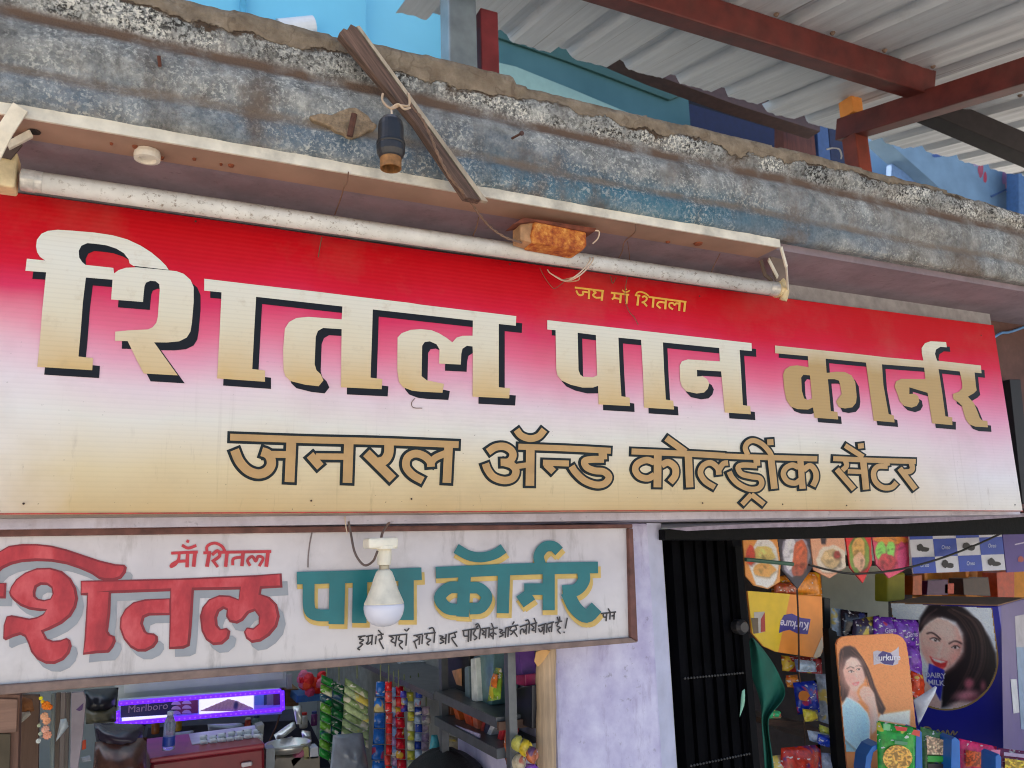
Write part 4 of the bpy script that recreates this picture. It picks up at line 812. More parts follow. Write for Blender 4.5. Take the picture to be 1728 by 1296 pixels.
for i, (x, y0, w_, h_, cl, lb_) in enumerate(((262,1216,13,22,(150,90,50),'brown capped jar at the left end of the dark back shelf'),(300,1213,12,20,(190,150,60),'mustard jar behind the water bottle'),(432,1208,12,24,(120,150,160),'pale blue jar near the right end of the dark back shelf'),(418,1212,10,18,(170,60,50),'red lidded jar beside the pale blue jar'),(512,1204,13,24,(206,206,196),'white jar under the blue shelf'),(530,1202,10,22,(120,60,120),'violet jar under the blue shelf'))):
    jt = thing('jar', lb_, 'jar', at(x, y0+h_, 1.55), 'jars on the back shelf'); px1 = (at(x,y0,1.55)-at(x+1,y0,1.55)).length; c_ = at(x, y0+h_, 1.55)
    MB().lathe(c_, [(w_*.5*px1,0),(w_*.55*px1,h_*.1*px1),(w_*.55*px1,h_*.75*px1),(w_*.4*px1,h_*.85*px1)], 16).build('jar_body', M(*cl, .2, .3, 60), jt, smooth=True)
    MB().lathe(c_, [(w_*.42*px1,h_*.855*px1),(w_*.44*px1,h_*.87*px1),(w_*.44*px1,h_*px1),(w_*.3*px1,h_*1.02*px1)], 16).build('lid', M(*[(220,220,214),(200,40,36),(40,60,130)][i % 3], .4), jt)
bt_ = thing('water_bottle', 'clear plastic water bottle with a blue label standing on the maroon box', 'bottle', at(284,1266,.82))
bpx = (at(284,1240,.82)-at(285,1240,.82)).length; bcn = at(284,1266,.82)
def lb2(P_): return [(r_*bpx, (1266-y)*bpx) for r_, y in P_]
gp = N('clear_plastic'); gp.b.inputs['Transmission Weight'].default_value = .75; gp.b.inputs['IOR'].default_value = 1.3
MB().lathe(bcn, lb2([(3,1266),(10.5,1265),(10.5,1258),(10,1222),(8,1214),(4.5,1206),(4.5,1202)]), 18).build('bottle_body', gp.out(lin(206,214,236), .15), bt_, smooth=True)
MB().lathe(bcn, lb2([(10.7,1258),(10.9,1257),(10.7,1243),(10.5,1242)]), 18).build('bottle_label', M(40,70,170, .4, .2, 60), bt_)
MB().lathe(bcn, lb2([(5.2,1206),(5.4,1205),(5.4,1200),(2,1199)]), 14).build('bottle_cap', M(190,200,235, .4), bt_)
cx = thing('cash_box', 'maroon metal cash box with a small handle on the counter', 'cash box', at(350,1296,.85))
CP = PT(254,1290,.80,4)
slab('box_front', [(254,1288),(447,1262),(449,1420),(252,1420)], CP, .2, M(124,26,38, .35, .15, 20), cx, bevel=.006)
slab('lid', [(253,1280),(447,1254),(447,1263),(253,1289)], PT(254,1280,.797,4), .206, M(150,52,66, .35, .15, 20), cx, bevel=.003)
slab('handle', [(407,1288),(426,1285),(427,1292),(408,1296)], PT(254,1290,.79,4), .008, M(206,196,200, .3), cx, bevel=.003)
tr = slab('clear_tray', [(324,1256),(444,1240),(444,1254),(325,1270)], PY(.88), .12, M(182,184,184, .3, .15), None, label='pale plastic tray of small white packs on the maroon box', cat='tray')
PKM = M(228,234,240, .35, .1)
for i in range(14):
    x = 336+(i % 7)*15+3*random.random(); y = 1256-(i % 7)*2-8*(i//7)+3*random.random()
    pillow('white_pack', [(x,y-7),(x+13,y-9),(x+14,y-1),(x+1,y+1)], PY(.875+.03*(i//7)), .006, PKM, None, i, n=4, label='small white pack heaped in the pale tray on the maroon box', cat='pack', group='white packs in the pale tray')
pillow('clear_bag', [(350,1222),(412,1220),(410,1234),(352,1236)], PY(1.1), .02, M(150,158,166, .2, .2), None, 30, label='pale plastic bag lying behind the white packs', cat='bag')
pillow('clear_bag', [(296,1236),(328,1232),(322,1248),(292,1248)], PY(1.1), .015, M(140,150,156, .25, .2), None, 31, label='greyish plastic bag beside the water bottle', cat='bag')
fb = N('steel'); SF = fb.out(lin(236,236,228), .34, .75)
for i, (P_, lb_) in enumerate((([(494,1192),(509,1190),(510,1222),(500,1222)],'upright shiny foil pouch above the steel bowls'),([(462,1240),(496,1216),(500,1228),(468,1252)],'long shiny foil packet slanting over the bowls, leftmost'),([(480,1246),(494,1242),(500,1258),(480,1262)],'small shiny foil packet in the middle of the metal heap'),([(508,1232),(524,1234),(526,1252),(512,1254)],'shiny foil packet at the right of the metal heap'),([(494,1248),(512,1244),(514,1256),(492,1260)],'flat foil packet low in the metal heap'))):
    pillow('foil_packet', P_, PY(1.0+.02*i), .022, SF, None, 40+i, n=7, label=lb_, cat='foil packet', group='foil packets behind the counter')
b_ = at(486,1270,.95); MB().lathe(b_, [(.02,0),(.05,.006),(.052,.016),(.054,.022),(.051,.022),(.045,.008),(.01,.006)], 24).build('steel_bowl', SF, None, label='shiny steel bowl under the foil packets', cat='bowl', smooth=True)
for P_, cl, lb_ in (([(449,1264),(464,1262),(464,1300),(448,1300)],(176,182,186),'pale grey small carton right of the maroon box'),([(524,1262),(537,1260),(538,1280),(523,1282)],(196,202,216),'small white carton left of the grey plastic bag'),([(490,1284),(512,1266),(516,1272),(494,1296)],(170,90,120),'pink slim packet lying in front of the steel bowl'),([(465,1280),(540,1276),(540,1300),(460,1300)],(136,128,116),'low greyish box edge under the pink packet'),([(512,1262),(521,1260),(522,1282),(513,1284)],(170,164,110),'narrow yellowish carton beside the white carton'),([(433,1226),(446,1222),(444,1246),(438,1246)],(140,142,140),'grey funnel shaped pack behind the tray')):
    slab('small_carton', P_, PY(.9), .04, M(*cl, .5, .15), None, label=lb_, cat='carton')
sewire([(472,1206,1.1),(466,1226,1.1),(452,1256,1.1)], .0022, 'thin grey rod below the right end of the lit display')
gd = thing('red_flowers', 'bunch of red and pink cloth flowers under the painted sign', 'flowers', at(525,1170,1.2))
for i in range(26):
    x, y = 507+random.random()*36, 1136+random.random()*33; c = at(x, y, 1.2+random.random()*.05)
    MB().lathe(c, [(.002,-.012),(.013,-.004),(.015,.004),(.004,.014)], 7, Vector((random.uniform(-1,1), -1, random.uniform(-1,1)))).build('flower', M(*random.choice([(232,40,26),(240,70,30),(214,70,110),(226,30,40),(240,120,150)]), .6, .2), gd)
slab('blue_shelf', [(502,1174),(545,1171),(545,1182),(500,1186)], PY(1.2), .12, M(44,110,176, .5), None, label='small bright blue shelf board under the red flowers', cat='shelf')
slab('wood_block', [(482,1164),(504,1162),(504,1192),(480,1192)], PY(1.3), .1, wood(140,104,60, 0), None, label='small wooden block at the right end of the lit display', cat='block')
slab('white_strut', [(484,1138),(493,1137),(493,1162),(484,1163)], PY(1.24), .03, M(176,180,176, .6), None, label='short pale strut right of the grey cabinet', cat='strut')
# ---- hanging sachet strips
def strip(label, x0, x1, y0, y1, xs0, xs1, Y, n, cols, cat='sachet strip', slant=0, grp='sachet strips hanging in the left shop'):
    t = thing('sachet_strip', label, cat, at((x0+x1)/2, y1, Y), grp)
    for i in range(n):
        a, b = i/n, (i+1)/n-.05/n
        l0, l1 = x0+(xs0-x0)*a, x0+(xs0-x0)*b; r0, r1 = x1+(xs1-x1)*a, x1+(xs1-x1)*b; ya, yb = y0+(y1-y0)*a, y0+(y1-y0)*b
        jit = random.uniform(-1.2, 1.2)
        pillow('sachet', [(l0+jit,ya),(r0+jit,ya+slant),(r1+jit,yb+slant),(l1+jit,yb)], PL(at((l0+r0)/2, ya, Y+random.uniform(-.006,.006)), (random.uniform(-.15,.15), -1, random.uniform(-.05,.15))), .007, cols[i % len(cols)], t, i+x0, n=6)
    m = MB().tube([at((x0+x1)/2, y0-28, Y+.005), at((x0+x1)/2, y0+2, Y)], .0015, 5); m.build('string', M(120,130,90, .7), t); return t
_gp = {}
def gp_(r, g, b):
    if (r,g,b) in _gp: return _gp[(r,g,b)]
    n = N('printed_film'); c = lin(min(255,r*1.18),min(255,g*1.18),min(255,b*1.18)); k_ = random.uniform(0, 9)
    v1 = n.noise(1, 2, .5, n.scaled(70, 70, 130)); v2 = n.noise(26, 2); v3 = n.noise(90, 3)
    col = n.ramp(v3, (.3, tuple(x*.6 for x in c[:3])+(1,)), (.7, tuple(min(1, x*1.3) for x in c[:3])+(1,)))
    col = n.mix(n.map(v2, .58, .62, 0, .75), col, lin(*random.choice([(236,226,206),(230,200,60),(200,50,40),(40,50,110)])))
    col = n.mix(n.map(v1, .64, .67, 0, .8), col, lin(226,222,216)); _gp[(r,g,b)] = n.out(col, .26); return _gp[(r,g,b)]
strip('dark green strip with yellow edge, leftmost of the hanging strips', 541,561,1138,1276,538,556,.74,9,[gp_(30,110,44),gp_(80,130,40)], slant=9)
strip('dark green strip with silver dashes next to the leftmost one', 561,583,1148,1282,552,576,.75,9,[gp_(16,66,40),gp_(20,86,44)], slant=11)
strip('wide pale green strip with slanting ribs', 583,622,1143,1240,576,622,.73,7,[gp_(120,140,92),gp_(150,166,120)], slant=24)
strip('bright blue strip between the pale green and the red strips', 634,650,1150,1310,626,648,.72,6,[gp_(22,84,158),gp_(30,96,172)])
strip('bright red strip right of the blue strip', 650,662,1150,1310,650,660,.71,9,[gp_(214,36,36),gp_(232,72,62)])
strip('narrow pale blue strip between two red strips', 661,668,1160,1310,660,675,.72,9,[gp_(120,150,196),gp_(140,110,150)])
strip('dark red strip with pink spots', 665,680,1158,1300,670,686,.715,8,[gp_(160,14,30),gp_(178,20,40)])
strip('narrow yellow and pale strip right of the dark red one', 687,698,1168,1300,687,700,.72,8,[gp_(170,168,60),gp_(190,194,160)])
strip('blue and white strip at the right of the yellow one', 700,712,1164,1280,700,712,.72,8,[gp_(36,60,142),gp_(150,170,206)])
strip('short violet blue strip hanging near the top by the red strips', 677,687,1166,1202,676,688,.70,3,[gp_(60,56,150),gp_(90,110,170)])
strip('short mauve strip beside the rack upright', 712,726,1192,1268,710,724,.74,5,[gp_(170,150,166),gp_(140,120,150)])
pillow('grey_bag', [(562,1240),(612,1236),(624,1310),(556,1310)], PY(.66), .035, M(120,126,136, .2, .25, 25), None, 60, n=12, label='grey plastic bag in front of the green strips', cat='bag')
pillow('blue_pendant', [(728,1240),(738,1240),(744,1266),(724,1266)], PY(.66), .008, M(80,176,190, .25, .2, 90), None, 61, label='small turquoise drop shaped packet above the dark head', cat='packet')
# ---- rack along the partition wall
rk = thing('steel_rack', 'grey steel rack of small goods against the partition', 'rack', (.6,.6,0))
RX = PX(.565); gs = M(96,100,104, .4, .2, 40, metal=.4)
def xz(y, z): return Vector((.565, y, z))
def ry(px, py): return RX.hit(px, py)
for px in (741, 853):
    p = ry(px, 1200); MB().box((.568,p.y-.008,0), (.582,p.y+.008,1.62)).build('upright', gs, rk)
ya, yb = ry(905,1200).y, ry(741,1200).y
z1 = ry(800,1194).z; z2 = ry(800,1242).z; z3 = ry(870,1230).z; z0 = ry(700,1160).z
for z in (z1, z2): MB().box((.555,ry(846,1200).y,z-.012), (.645,yb,z+.004)).build('rack_shelf', gs, rk)
MB().box((.556,.165,z3-.01), (.645,ry(846,1200).y-.002,z3+.003)).build('rack_shelf', M(92,66,52, .6), rk)
MB().box((.56,yb+.02,z0-.006), (.69,1.5,z0+.006)).build('rack_shelf', gs, rk)
def rb_(name, poly, X, depth, col, label, cat='packet', grp=None, rough=.4): return slab(name, poly, PX(X), depth, M(*col, rough, .2, 60), None, label=label, cat=cat, group=grp)
sg = slab('clock_sign', [(676,1118),(718,1116),(716,1152),(674,1146)], PY(.95), .03, M(176,182,182, .4, .08), None, label='pale square sign with a dark emblem at the top of the rack', cat='sign')
ink('emblem', [([(683,1124),(690,1130),(712,1128)],5),([(700,1120),(706,1136)],5),([(684,1128),(700,1136),(714,1134)],3)], (0,0), 1, PY(.95), .001, M(40,40,44, .6), sg)
rb_('dark_box', [(752,1108),(792,1100),(792,1180),(752,1162)], .6, .03, (18,20,22), 'tall black box on the upper rack shelf, at its left end', 'box')
rb_('tan_label', [(762,1132),(778,1128),(779,1158),(770,1155)], .598, .001, (206,150,100), 'small tan picture card stuck before the black box', 'card')
rb_('grey_tube', [(784,1126),(790,1124),(793,1182),(785,1180)], .585, .02, (110,130,136), 'slim grey tube standing beside the black box', 'tube')
rb_('teal_bottle', [(799,1108),(834,1100),(830,1190),(800,1186)], .59, .05, (92,128,130), 'large pale teal jar on the upper rack shelf', 'jar', None, .15)
rb_('white_bottle', [(794,1112),(802,1110),(806,1184),(796,1184)], .58, .02, (222,228,224), 'white slim bottle in front of the teal jar', 'bottle')
pillow('green_packet', [(836,1126),(847,1128),(845,1180),(822,1184)], PX(.575), .008, gp_(120,150,50), None, 70, label='green and orange snack packet at the end of the upper rack shelf', cat='packet')
pillow('orange_blot', [(832,1136),(840,1138),(838,1162),(828,1158)], PX(.566), .004, gp_(200,104,40), None, 71, label='small orange sweet packet in front of the green one', cat='packet')
for i, (x, xb, cl) in enumerate(((752,754,(150,84,50)),(764,772,(206,96,40)),(780,788,(214,84,30)),(786,792,(200,70,26)),(796,800,(206,110,80)),(816,808,(180,60,44)),(820,814,(60,60,90)),(832,818,(206,206,212)),(846,838,(190,50,56)))):
    rb_('upright_pack', [(x,1190+.30*(x-750)),(x+7,1192+.30*(x-750)),(xb+7,1222+.30*(x-750)),(xb,1220+.30*(x-750))], .585, .03, cl, ['narrow brown pack at the left end of the middle rack shelf','wide orange pack, second on the middle rack shelf','deep orange pack leaning third on the middle rack shelf','reddish orange pack tucked behind the leaning one','salmon pack in the middle of the rack shelf','slanted red pack right of the salmon one','dark navy pack on the middle rack shelf','white slanted pack beside the navy one','crimson pack at the right end of the middle rack shelf'][i], 'pack', 'packs on the middle rack shelf')
rb_('lilac_strip', [(751,1218),(808,1238),(808,1246),(751,1225)], .56, .004, (170,160,190), 'pale lilac price strip under the orange packs', 'strip')
rb_('purple_box', [(842,1104),(876,1098),(880,1140),(850,1136)], .61, .03, (110,62,150), 'purple sweet box hanging high beside the wooden post', 'box')
rb_('magenta_box', [(868,1140),(886,1138),(886,1158),(866,1154)], .605, .03, (170,44,96), 'small magenta box below the purple sweet box', 'box')
rb_('black_carton', [(858,1164),(898,1156),(898,1230),(858,1214)], .60, .03, (28,30,38), 'black carton with a faint round emblem near the wooden post', 'carton')
for P_, cl, lb_ in (([(866,1238),(882,1242),(880,1270),(864,1266)],(166,160,76),'olive yellow packet below the black carton'),([(884,1246),(894,1250),(892,1280),(882,1276)],(190,160,40),'small mustard packet left of the wooden post'),([(894,1258),(904,1262),(902,1290),(892,1286)],(150,80,46),'brown orange packet touching the wooden post'),([(856,1222),(866,1226),(864,1290),(854,1290)],(136,72,46),'tall rust brown packet under the rack shelf'),([(864,1268),(886,1276),(884,1300),(862,1298)],(180,166,140),'cream packet low behind the wooden post'),([(888,1288),(906,1290),(906,1310),(886,1310)],(120,70,160),'violet packet at the bottom by the wooden post')):
    pillow('small_packet', P_, PX(.58), .01, gp_(*cl), None, P_[0][0], n=6, label=lb_, cat='packet', group='packets low on the rack')
for P_, cl, lb_ in (([(754,1240),(800,1252),(806,1272),(756,1264)],(150,140,120),'pale sack lying under the middle rack shelf'),([(790,1254),(824,1266),(830,1292),(786,1288)],(40,110,64),'dark green bag under the rack'),([(768,1252),(782,1254),(784,1266),(770,1266)],(60,70,170),'tiny blue and white packet above the dark head'),([(776,1270),(792,1276),(786,1290),(772,1284)],(40,70,190),'bright blue packet right of the dark head'),([(808,1284),(852,1280),(856,1310),(800,1310)],(120,136,128),'greyish bundle at the bottom of the rack')):
    pillow('loose_packet', P_, PY(.72), .012, gp_(*cl), None, P_[0][1], n=7, label=lb_, cat='packet')
# ---- shopkeeper (only the hair shows)
def person(label, c, h):
    """seated figure; c = crown of the head"""
    t = thing('person', label, 'person', (c.x, c.y, 0))
    me = bpy.data.meshes.new('body'); H = .225
    b = c-Vector((0,0,H)); P_ = [b+Vector(d) for d in ((0,.04,-.62),(0,.03,-.42),(0,.02,-.2),(0,.01,-.06),(0,-.005,.02),(0,-.015,.07),(0,-.02,.12),(-.17,.01,-.11),(.17,.01,-.11),(-.21,-.02,-.36),(.21,-.02,-.36),(-.14,-.25,-.42),(.14,-.25,-.42),(-.09,-.31,-.41),(.09,-.31,-.41),(-.1,-.2,-.66),(.1,-.2,-.66),(-.11,-.42,-.66),(.11,-.42,-.66),(-.11,-.42,-1.05),(.11,-.42,-1.05))]
    rad = [.15,.14,.15,.07,.052,.078,.082,.062,.062,.045,.045,.034,.034,.03,.03,.085,.085,.065,.065,.045,.045]
    E_ = [(0,1),(1,2),(2,3),(3,4),(4,5),(5,6),(2,7),(2,8),(7,9),(8,10),(9,11),(10,12),(11,13),(12,14),(0,15),(0,16),(15,17),(16,18),(17,19),(18,20)]
    base = WL[t.name]; me.from_pydata([p-base for p in P_], E_, []); o = bpy.data.objects.new('body', me); COL.objects.link(o); o.parent = t
    o.modifiers.new('skin', 'SKIN'); o.modifiers.new('sub', 'SUBSURF').levels = 2; o.modifiers['sub'].render_levels = 2
    for sv, r_ in zip(me.skin_vertices[0].data, rad): sv.radius = (r_, r_)
    me.skin_vertices[0].data[0].use_root = True
    me.materials.append(M(120,84,64, .6, .1))
    hc = b+Vector((0,-.012,.115)); n_ = 20; v = []; f = []
    for i in range(n_+1):
        th = math.pi*.62*i/n_
        for j in range(32):
            ph = 2*math.pi*j/32; d = Vector((math.sin(th)*math.cos(ph)*.098, math.sin(th)*math.sin(ph)*.115, math.cos(th)*.112))
            k_ = 1+.035*noise.noise(Vector((math.cos(ph)*6, math.sin(ph)*6, th*3)))
            if math.sin(ph) < -.3 and th > 1.1: d *= .82
            v.append(hc+d*k_)
    for i in range(n_):
        for j in range(32): f.append((i*32+j, (i+1)*32+j, (i+1)*32+(j+1)%32, i*32+(j+1)%32))
    mo('hair', v, f, M(16,14,16, .6, .3, 200, bump=.6), t, smooth=True)
    sh = MB(); sh.tube([b+Vector(d) for d in ((0,.045,-.64),(0,.035,-.45),(0,.022,-.22),(0,.015,-.1),(0,.008,-.055))], [.17,.165,.185,.13,.07], 20)
    sh.build('shirt', M(90,96,120, .8, .1), t, smooth=True)
    for s_ in (-1, 1): MB().lathe(hc+Vector((s_*.034,-.096,-.012)), [(.002,-.011),(.011,-.006),(.012,.004),(.004,.011)], 10, (0,-1,0)).build('eye', M(30,24,22, .3), t)
    MB().lathe(hc+Vector((0,-.105,-.045)), [(.004,.03),(.011,.004),(.013,-.006),(.004,-.012)], 10).build('nose', M(120,84,64, .6, .1), t)
    MB().tube(spl([hc+Vector((-.024,-.09,-.078)), hc+Vector((0,-.099,-.08)), hc+Vector((.024,-.09,-.078))]), .005, 8).build('mouth', M(110,56,50, .6), t)
person('person sitting behind the counter, only the top of the black hair showing', at(746,1263,.5), 0)

# ================================================================== RIGHT SHOP
so = thing('shutter_box', 'black shutter housing across the top of the right opening', 'shutter box', at(1430,905,.2))
slab('housing', [(1122,893),(1300,884),(1900,866),(1900,897),(1250,911),(1122,911)], PY(.15), .12, M(8,8,9, .7, .3, 30, bump=.3, spec=.2), so)
slab('peeling_paint', [(1126,892),(1180,888),(1260,884.5),(1500,876),(1728,866),(1728,872),(1600,880),(1520,884),(1450,884),(1380,889),(1300,890),(1220,893),(1160,896)], PY(.147), .002, M(160,150,168, .8, .25, 60), so, bevel=0)
gt = thing('folding_gate', 'black folding steel gate pushed open against the lavender pillar', 'gate', at(1200,1296,.25))
GB = M(7,7,10, .75, .6, 14, spec=.05)
gx0, gx1 = at(1139,1000,.2), at(1240,1000,.24)
for i in range(11):
    t_ = i/10; x = gx0.x+(gx1.x-gx0.x)*t_; y = .19+.05*t_+(.012 if i % 2 else 0)+random.uniform(-.003,.003); x += random.uniform(-.0015,.0015)
    m = MB(); m.box((x-.0072,y,.02), (x+.0072,y+.004,1.62)); m.box((x-.0072,y+.0042,.02), (x-.0045,y+.03,1.62)); m.box((x+.0045,y+.0042,.02), (x+.0072,y+.03,1.62)); m.build('slat', GB, gt)
m = MB()
for i in range(21):
    t_ = i/20; x = gx0.x+(gx1.x-gx0.x)*t_; y = .187+.05*t_
    for zz in (1.352, 1.20): m.lathe((x, y, zz-.012*t_), [(.001,-.002),(.0022,-.001),(.0022,.001),(.001,.002)], 6, (0,1,0))
m.build('rivet_row', M(64,62,60, .6, .4), gt)
for zz in (1.345, 1.193): MB().obox((gx0.x, .215, zz), (gx1.x, .262, zz-.012), (0,0,.007), (0,.0015,0)).build('cross_bar', GB, gt)
MB().box((gx1.x+.004,.232,.02), (gx1.x+.02,.262,1.59)).build('end_bar', M(16,16,18, .7, .3, 20, spec=.1), gt)
kc = at(1250,1058,.215); MB().lathe(kc, [(.004,-.016),(.014,-.014),(.015,.004),(.010,.012)], 18, (0,-1,0)).build('latch', M(64,62,62, .4, .2, metal=.5), gt)
pillow('green_tie', [(1252,1166),(1257,1162),(1256,1190),(1248,1211)], PY(.21), .004, M(140,190,160, .6), None, 80, label='pale green rag knotted to the black gate', cat='rag')
gcl = thing('green_cloth', 'dark green cloth hanging beside the open black gate', 'cloth', at(1290,1296,.3))
m = []; f = []; cl_ = [(1268,1076,1271),(1264,1090,1285),(1262,1110,1300),(1264,1130,1312),(1270,1150,1320),(1276,1165,1326),(1280,1180,1322),(1284,1195,1308),(1284,1210,1294),(1286,1230,1296),(1290,1260,1302),(1292,1300,1308),(1294,1340,1310)]
for j, (xl, y, xr) in enumerate(cl_):
    for i in range(9):
        u = i/8; d = .016*math.sin(u*7+j*.5)+.012*noise.noise(Vector((u*3, j*.35, 1)))
        m.append(at(xl+(xr-xl)*u, y, .30+d))
k = len(cl_)
for j in range(k-1):
    for i in range(8): z = j*9+i; f.append((z, z+9, z+10, z+1))
o = mo('cloth', m, f, M(14,92,74, .8, .2, 20), gcl, smooth=True); sd_ = o.modifiers.new('solid', 'SOLIDIFY'); sd_.thickness = .003; o.modifiers.new('sub', 'SUBSURF').levels = 2

FPY = .45
def poster(label, poly, base, prints, Y=FPY):
    t = slab('food_poster', poly, PY(Y), .003, M(*base, .4, .12, 50), None, label=label, cat='poster', group='picture posters under the shutter box', bevel=0)
    xs_ = [p[0] for p in poly]; ys_ = [p[1] for p in poly]; r9 = random.Random(len(label)); Ls = [('fill', 0, base, 1, 1)]
    Ls.append(('ell', (sum(xs_)/len(xs_), min(ys_)+20, 40, 30, 0), tuple(min(255, c*1.18) for c in base), 20, .6))
    for P_, cl in prints:
        Ls.append(('poly', [(x+1.5, y+2.5) for x, y in P_], tuple(c*.45 for c in cl), 4, .6)); Ls.append(('poly', P_, cl, 1.6, 1))
        a, b = min(p[0] for p in P_), max(p[0] for p in P_); c, d = min(p[1] for p in P_), max(p[1] for p in P_)
        for k in range(7):
            ex, ey = a+(b-a)*r9.uniform(.25,.75), c+(d-c)*r9.uniform(.2,.8); m_ = r9.choice((.6,.75,1.2,1.35)); Ls.append(('ell', (ex, ey, (b-a)*r9.uniform(.06,.16), (d-c)*r9.uniform(.05,.12), r9.uniform(0,90)), tuple(min(255, q_*m_) for q_ in cl), 2, .7))
    paint('print', PY(Y), .0006, t, (0,0), 1, (min(xs_), min(ys_), max(xs_), max(ys_)), 1.1, Ls, poly, .04); return t
poster('orange poster with a white plate of food, leftmost in the row', [(1253,905),(1311,905),(1317,950),(1316,982),(1296,994),(1272,988),(1258,972)], (222,140,62), [(blob(1290,950,26,40,1),(214,208,204)),(blob(1288,935,18,14,2),(226,196,110)),(blob(1266,938,8,16,3),(190,60,40)),(blob(1288,962,18,12,4),(206,150,80))])
poster('dark poster with a red round dish, second in the row', [(1312,905),(1366,905),(1371,958),(1346,994),(1319,962)], (44,40,52), [(blob(1341,938,25,36,5),(128,124,140)),(blob(1333,932,12,26,6),(190,188,196)),(blob(1350,940,12,30,7),(176,84,52)),(blob(1346,962,12,10,8),(150,70,50))])
poster('peach poster with a pale bowl, third in the row', [(1367,905),(1425,904),(1427,958),(1400,976),(1373,962)], (226,160,128), [(blob(1402,944,26,24,9),(206,190,174)),(blob(1402,942,18,14,10),(176,150,110)),(blob(1412,936,5,7,11),(140,50,44)),([(1384,906),(1394,906),(1392,917),(1386,918)],(40,30,40))])
poster('red poster with golden snacks on a green leaf, fourth in the row', [(1426,904),(1470,903),(1471,952),(1456,984),(1434,958)], (196,32,38), [(blob(1449,935,17,32,12),(110,140,56)),(blob(1449,926,12,18,13),(196,150,80)),(blob(1450,948,10,14,14),(206,160,130))])
poster('pink poster with a green sliced fruit, fifth in the row', [(1471,903),(1533,901),(1534,958),(1500,976),(1478,952)], (200,66,100), [(blob(1502,911,28,8,15),(206,130,60)),(blob(1486,930,9,16,16),(126,190,90)),(blob(1503,928,7,16,17),(126,190,90)),(blob(1496,948,16,12,18),(180,60,70)),(blob(1522,940,8,26,19),(190,80,120))])
cp = slab('checker_poster', [(1534,903),(1690,898),(1697,962),(1541,968)], PY(.43), .003, M(206,206,216, .4, .06), None, label='blue and white checkered poster with black biscuit shapes', cat='poster', bevel=0)
CK = PY(.43)
def ckp(u, v_):
    a = Vector((1534,903)).lerp(Vector((1690,898)), u); b = Vector((1541,968)).lerp(Vector((1697,962)), u); p = a.lerp(b, v_); return (p.x, p.y)
rows = (0, .12, .58, 1.0); i_ = 0
for r_ in range(3):
    for c_ in range(4):
        a, b, u0, u1 = rows[r_], rows[r_+1], c_/4, (c_+1)/4; mid = ckp((u0+u1)/2, (a+b)/2); i_ += 1
        if (r_+c_) % 2 == 0:
            flat('blue_square', [[ckp(u0,a), ckp(u1,a), ckp(u1,b), ckp(u0,b)]], (0,0), 1, CK, .0008, M(24,64,170, .4, .1), cp)
            if r_: text('logo', 'Oreo', CK.hit(*mid), ru_, uu_, nn_, .016, M(196,206,226, .4), cp, .0014, .3)
        elif r_:
            flat('biscuit_shape', [blob(mid[0]-4, mid[1]-1, 6, 6, i_), blob(mid[0]+4, mid[1]+2, 8, 4, i_+3)], (0,0), 1, CK, .0012, M(36,32,38, .5), cp)
pp_ = slab('purple_poster', [(1692,902),(1760,896),(1768,962),(1699,966)], PY(.435), .003, M(70,44,136, .35, .1), None, label='purple poster at the right end of the row', cat='poster', bevel=0)
flat('print', [blob(1722,944,5,5,3)], (0,0), 1, PY(.435), .001, M(170,70,60, .4), pp_); ink('print', [([(1712,919),(1735,914)],2)], (0,0), 1, PY(.435), .001, M(200,190,220, .4), pp_)
wire([(1365,953,.42),(1400,962,.42),(1440,968,.42),(1490,965,.42),(1540,956,.41),(1600,938,.40),(1660,914,.39),(1706,892,.36)], .0028).build('black_cable', M(20,18,20, .5), None, label='black cable sagging across the row of posters', cat='cable')
MB().tube([at(1258,944,.40), at(1338,952,.41)], .0048, 10).build('green_rod', M(70,110,92, .5, .2), None, label='short green rod crossing the orange poster', cat='rod')
wire([(1345,995,.42),(1347,1040,.43),(1348,1090,.44),(1348,1130,.45)], .0022).build('dark_string', M(60,36,26, .6), None, label='dark string hanging in front of the orange and yellow board', cat='string')
pillow('amber_packet', [(1300,974),(1384,964),(1388,1006),(1302,1006)], PY(.5), .01, gp_(206,120,30), None, 90, label='shiny amber packet between the posters and the two colour board', cat='packet')
pillow('brown_packet', [(1306,984),(1346,982),(1346,1004),(1306,1004)], PY(.485), .006, gp_(150,72,40), None, 91, label='brown packet with bright spots in front of the amber one', cat='packet')
ub = thing('snack_board', 'yellow and orange snack board hanging upside down', 'board', at(1326,1110,.47))
UB = PY(.47); Qo = (1110,880)
slab('board', [(790,612),(1170,640),(1450,660),(1462,1100),(1455,1150),(1435,1190),(1400,1205),(1040,1150),(930,1100),(830,985)], UB, .006, M(250,150,56, .4, .08), ub, Qo, 5.227)
flat('yellow_print', [[(790,612),(1165,640),(1060,1150),(1040,1148),(930,1098),(832,985)]], Qo, 5.227, UB, .0008, M(240,198,30, .4, .08), ub)
flat('white_print', [[(1370,1196),(1400,1120),(1450,1010),(1458,1110),(1435,1185),(1400,1203)]], Qo, 5.227, UB, .0008, M(226,206,176, .4), ub)
flat('logo_shape', [[(1065,985),(1080,880),(1110,825),(1180,812),(1260,850),(1345,860),(1320,995),(1230,988),(1160,955),(1110,965)]], Qo, 5.227, UB, .0012, M(62,50,140, .4), ub)
lc = UB.hit(Qo[0]+1205/5.227, Qo[1]+910/5.227); ang = R(172)
text('logo_lettering', 'Kurkure', lc, Vector((math.cos(ang),0,math.sin(ang))), Vector((-math.sin(ang),0,math.cos(ang))), nn_, .027, M(214,204,226, .4), ub, .0024, .25, .0006)
flat('red_logo', [[(845,800),(940,795),(945,970),(890,985),(850,970)]], Qo, 5.227, UB, .0012, M(196,186,176, .4), ub)
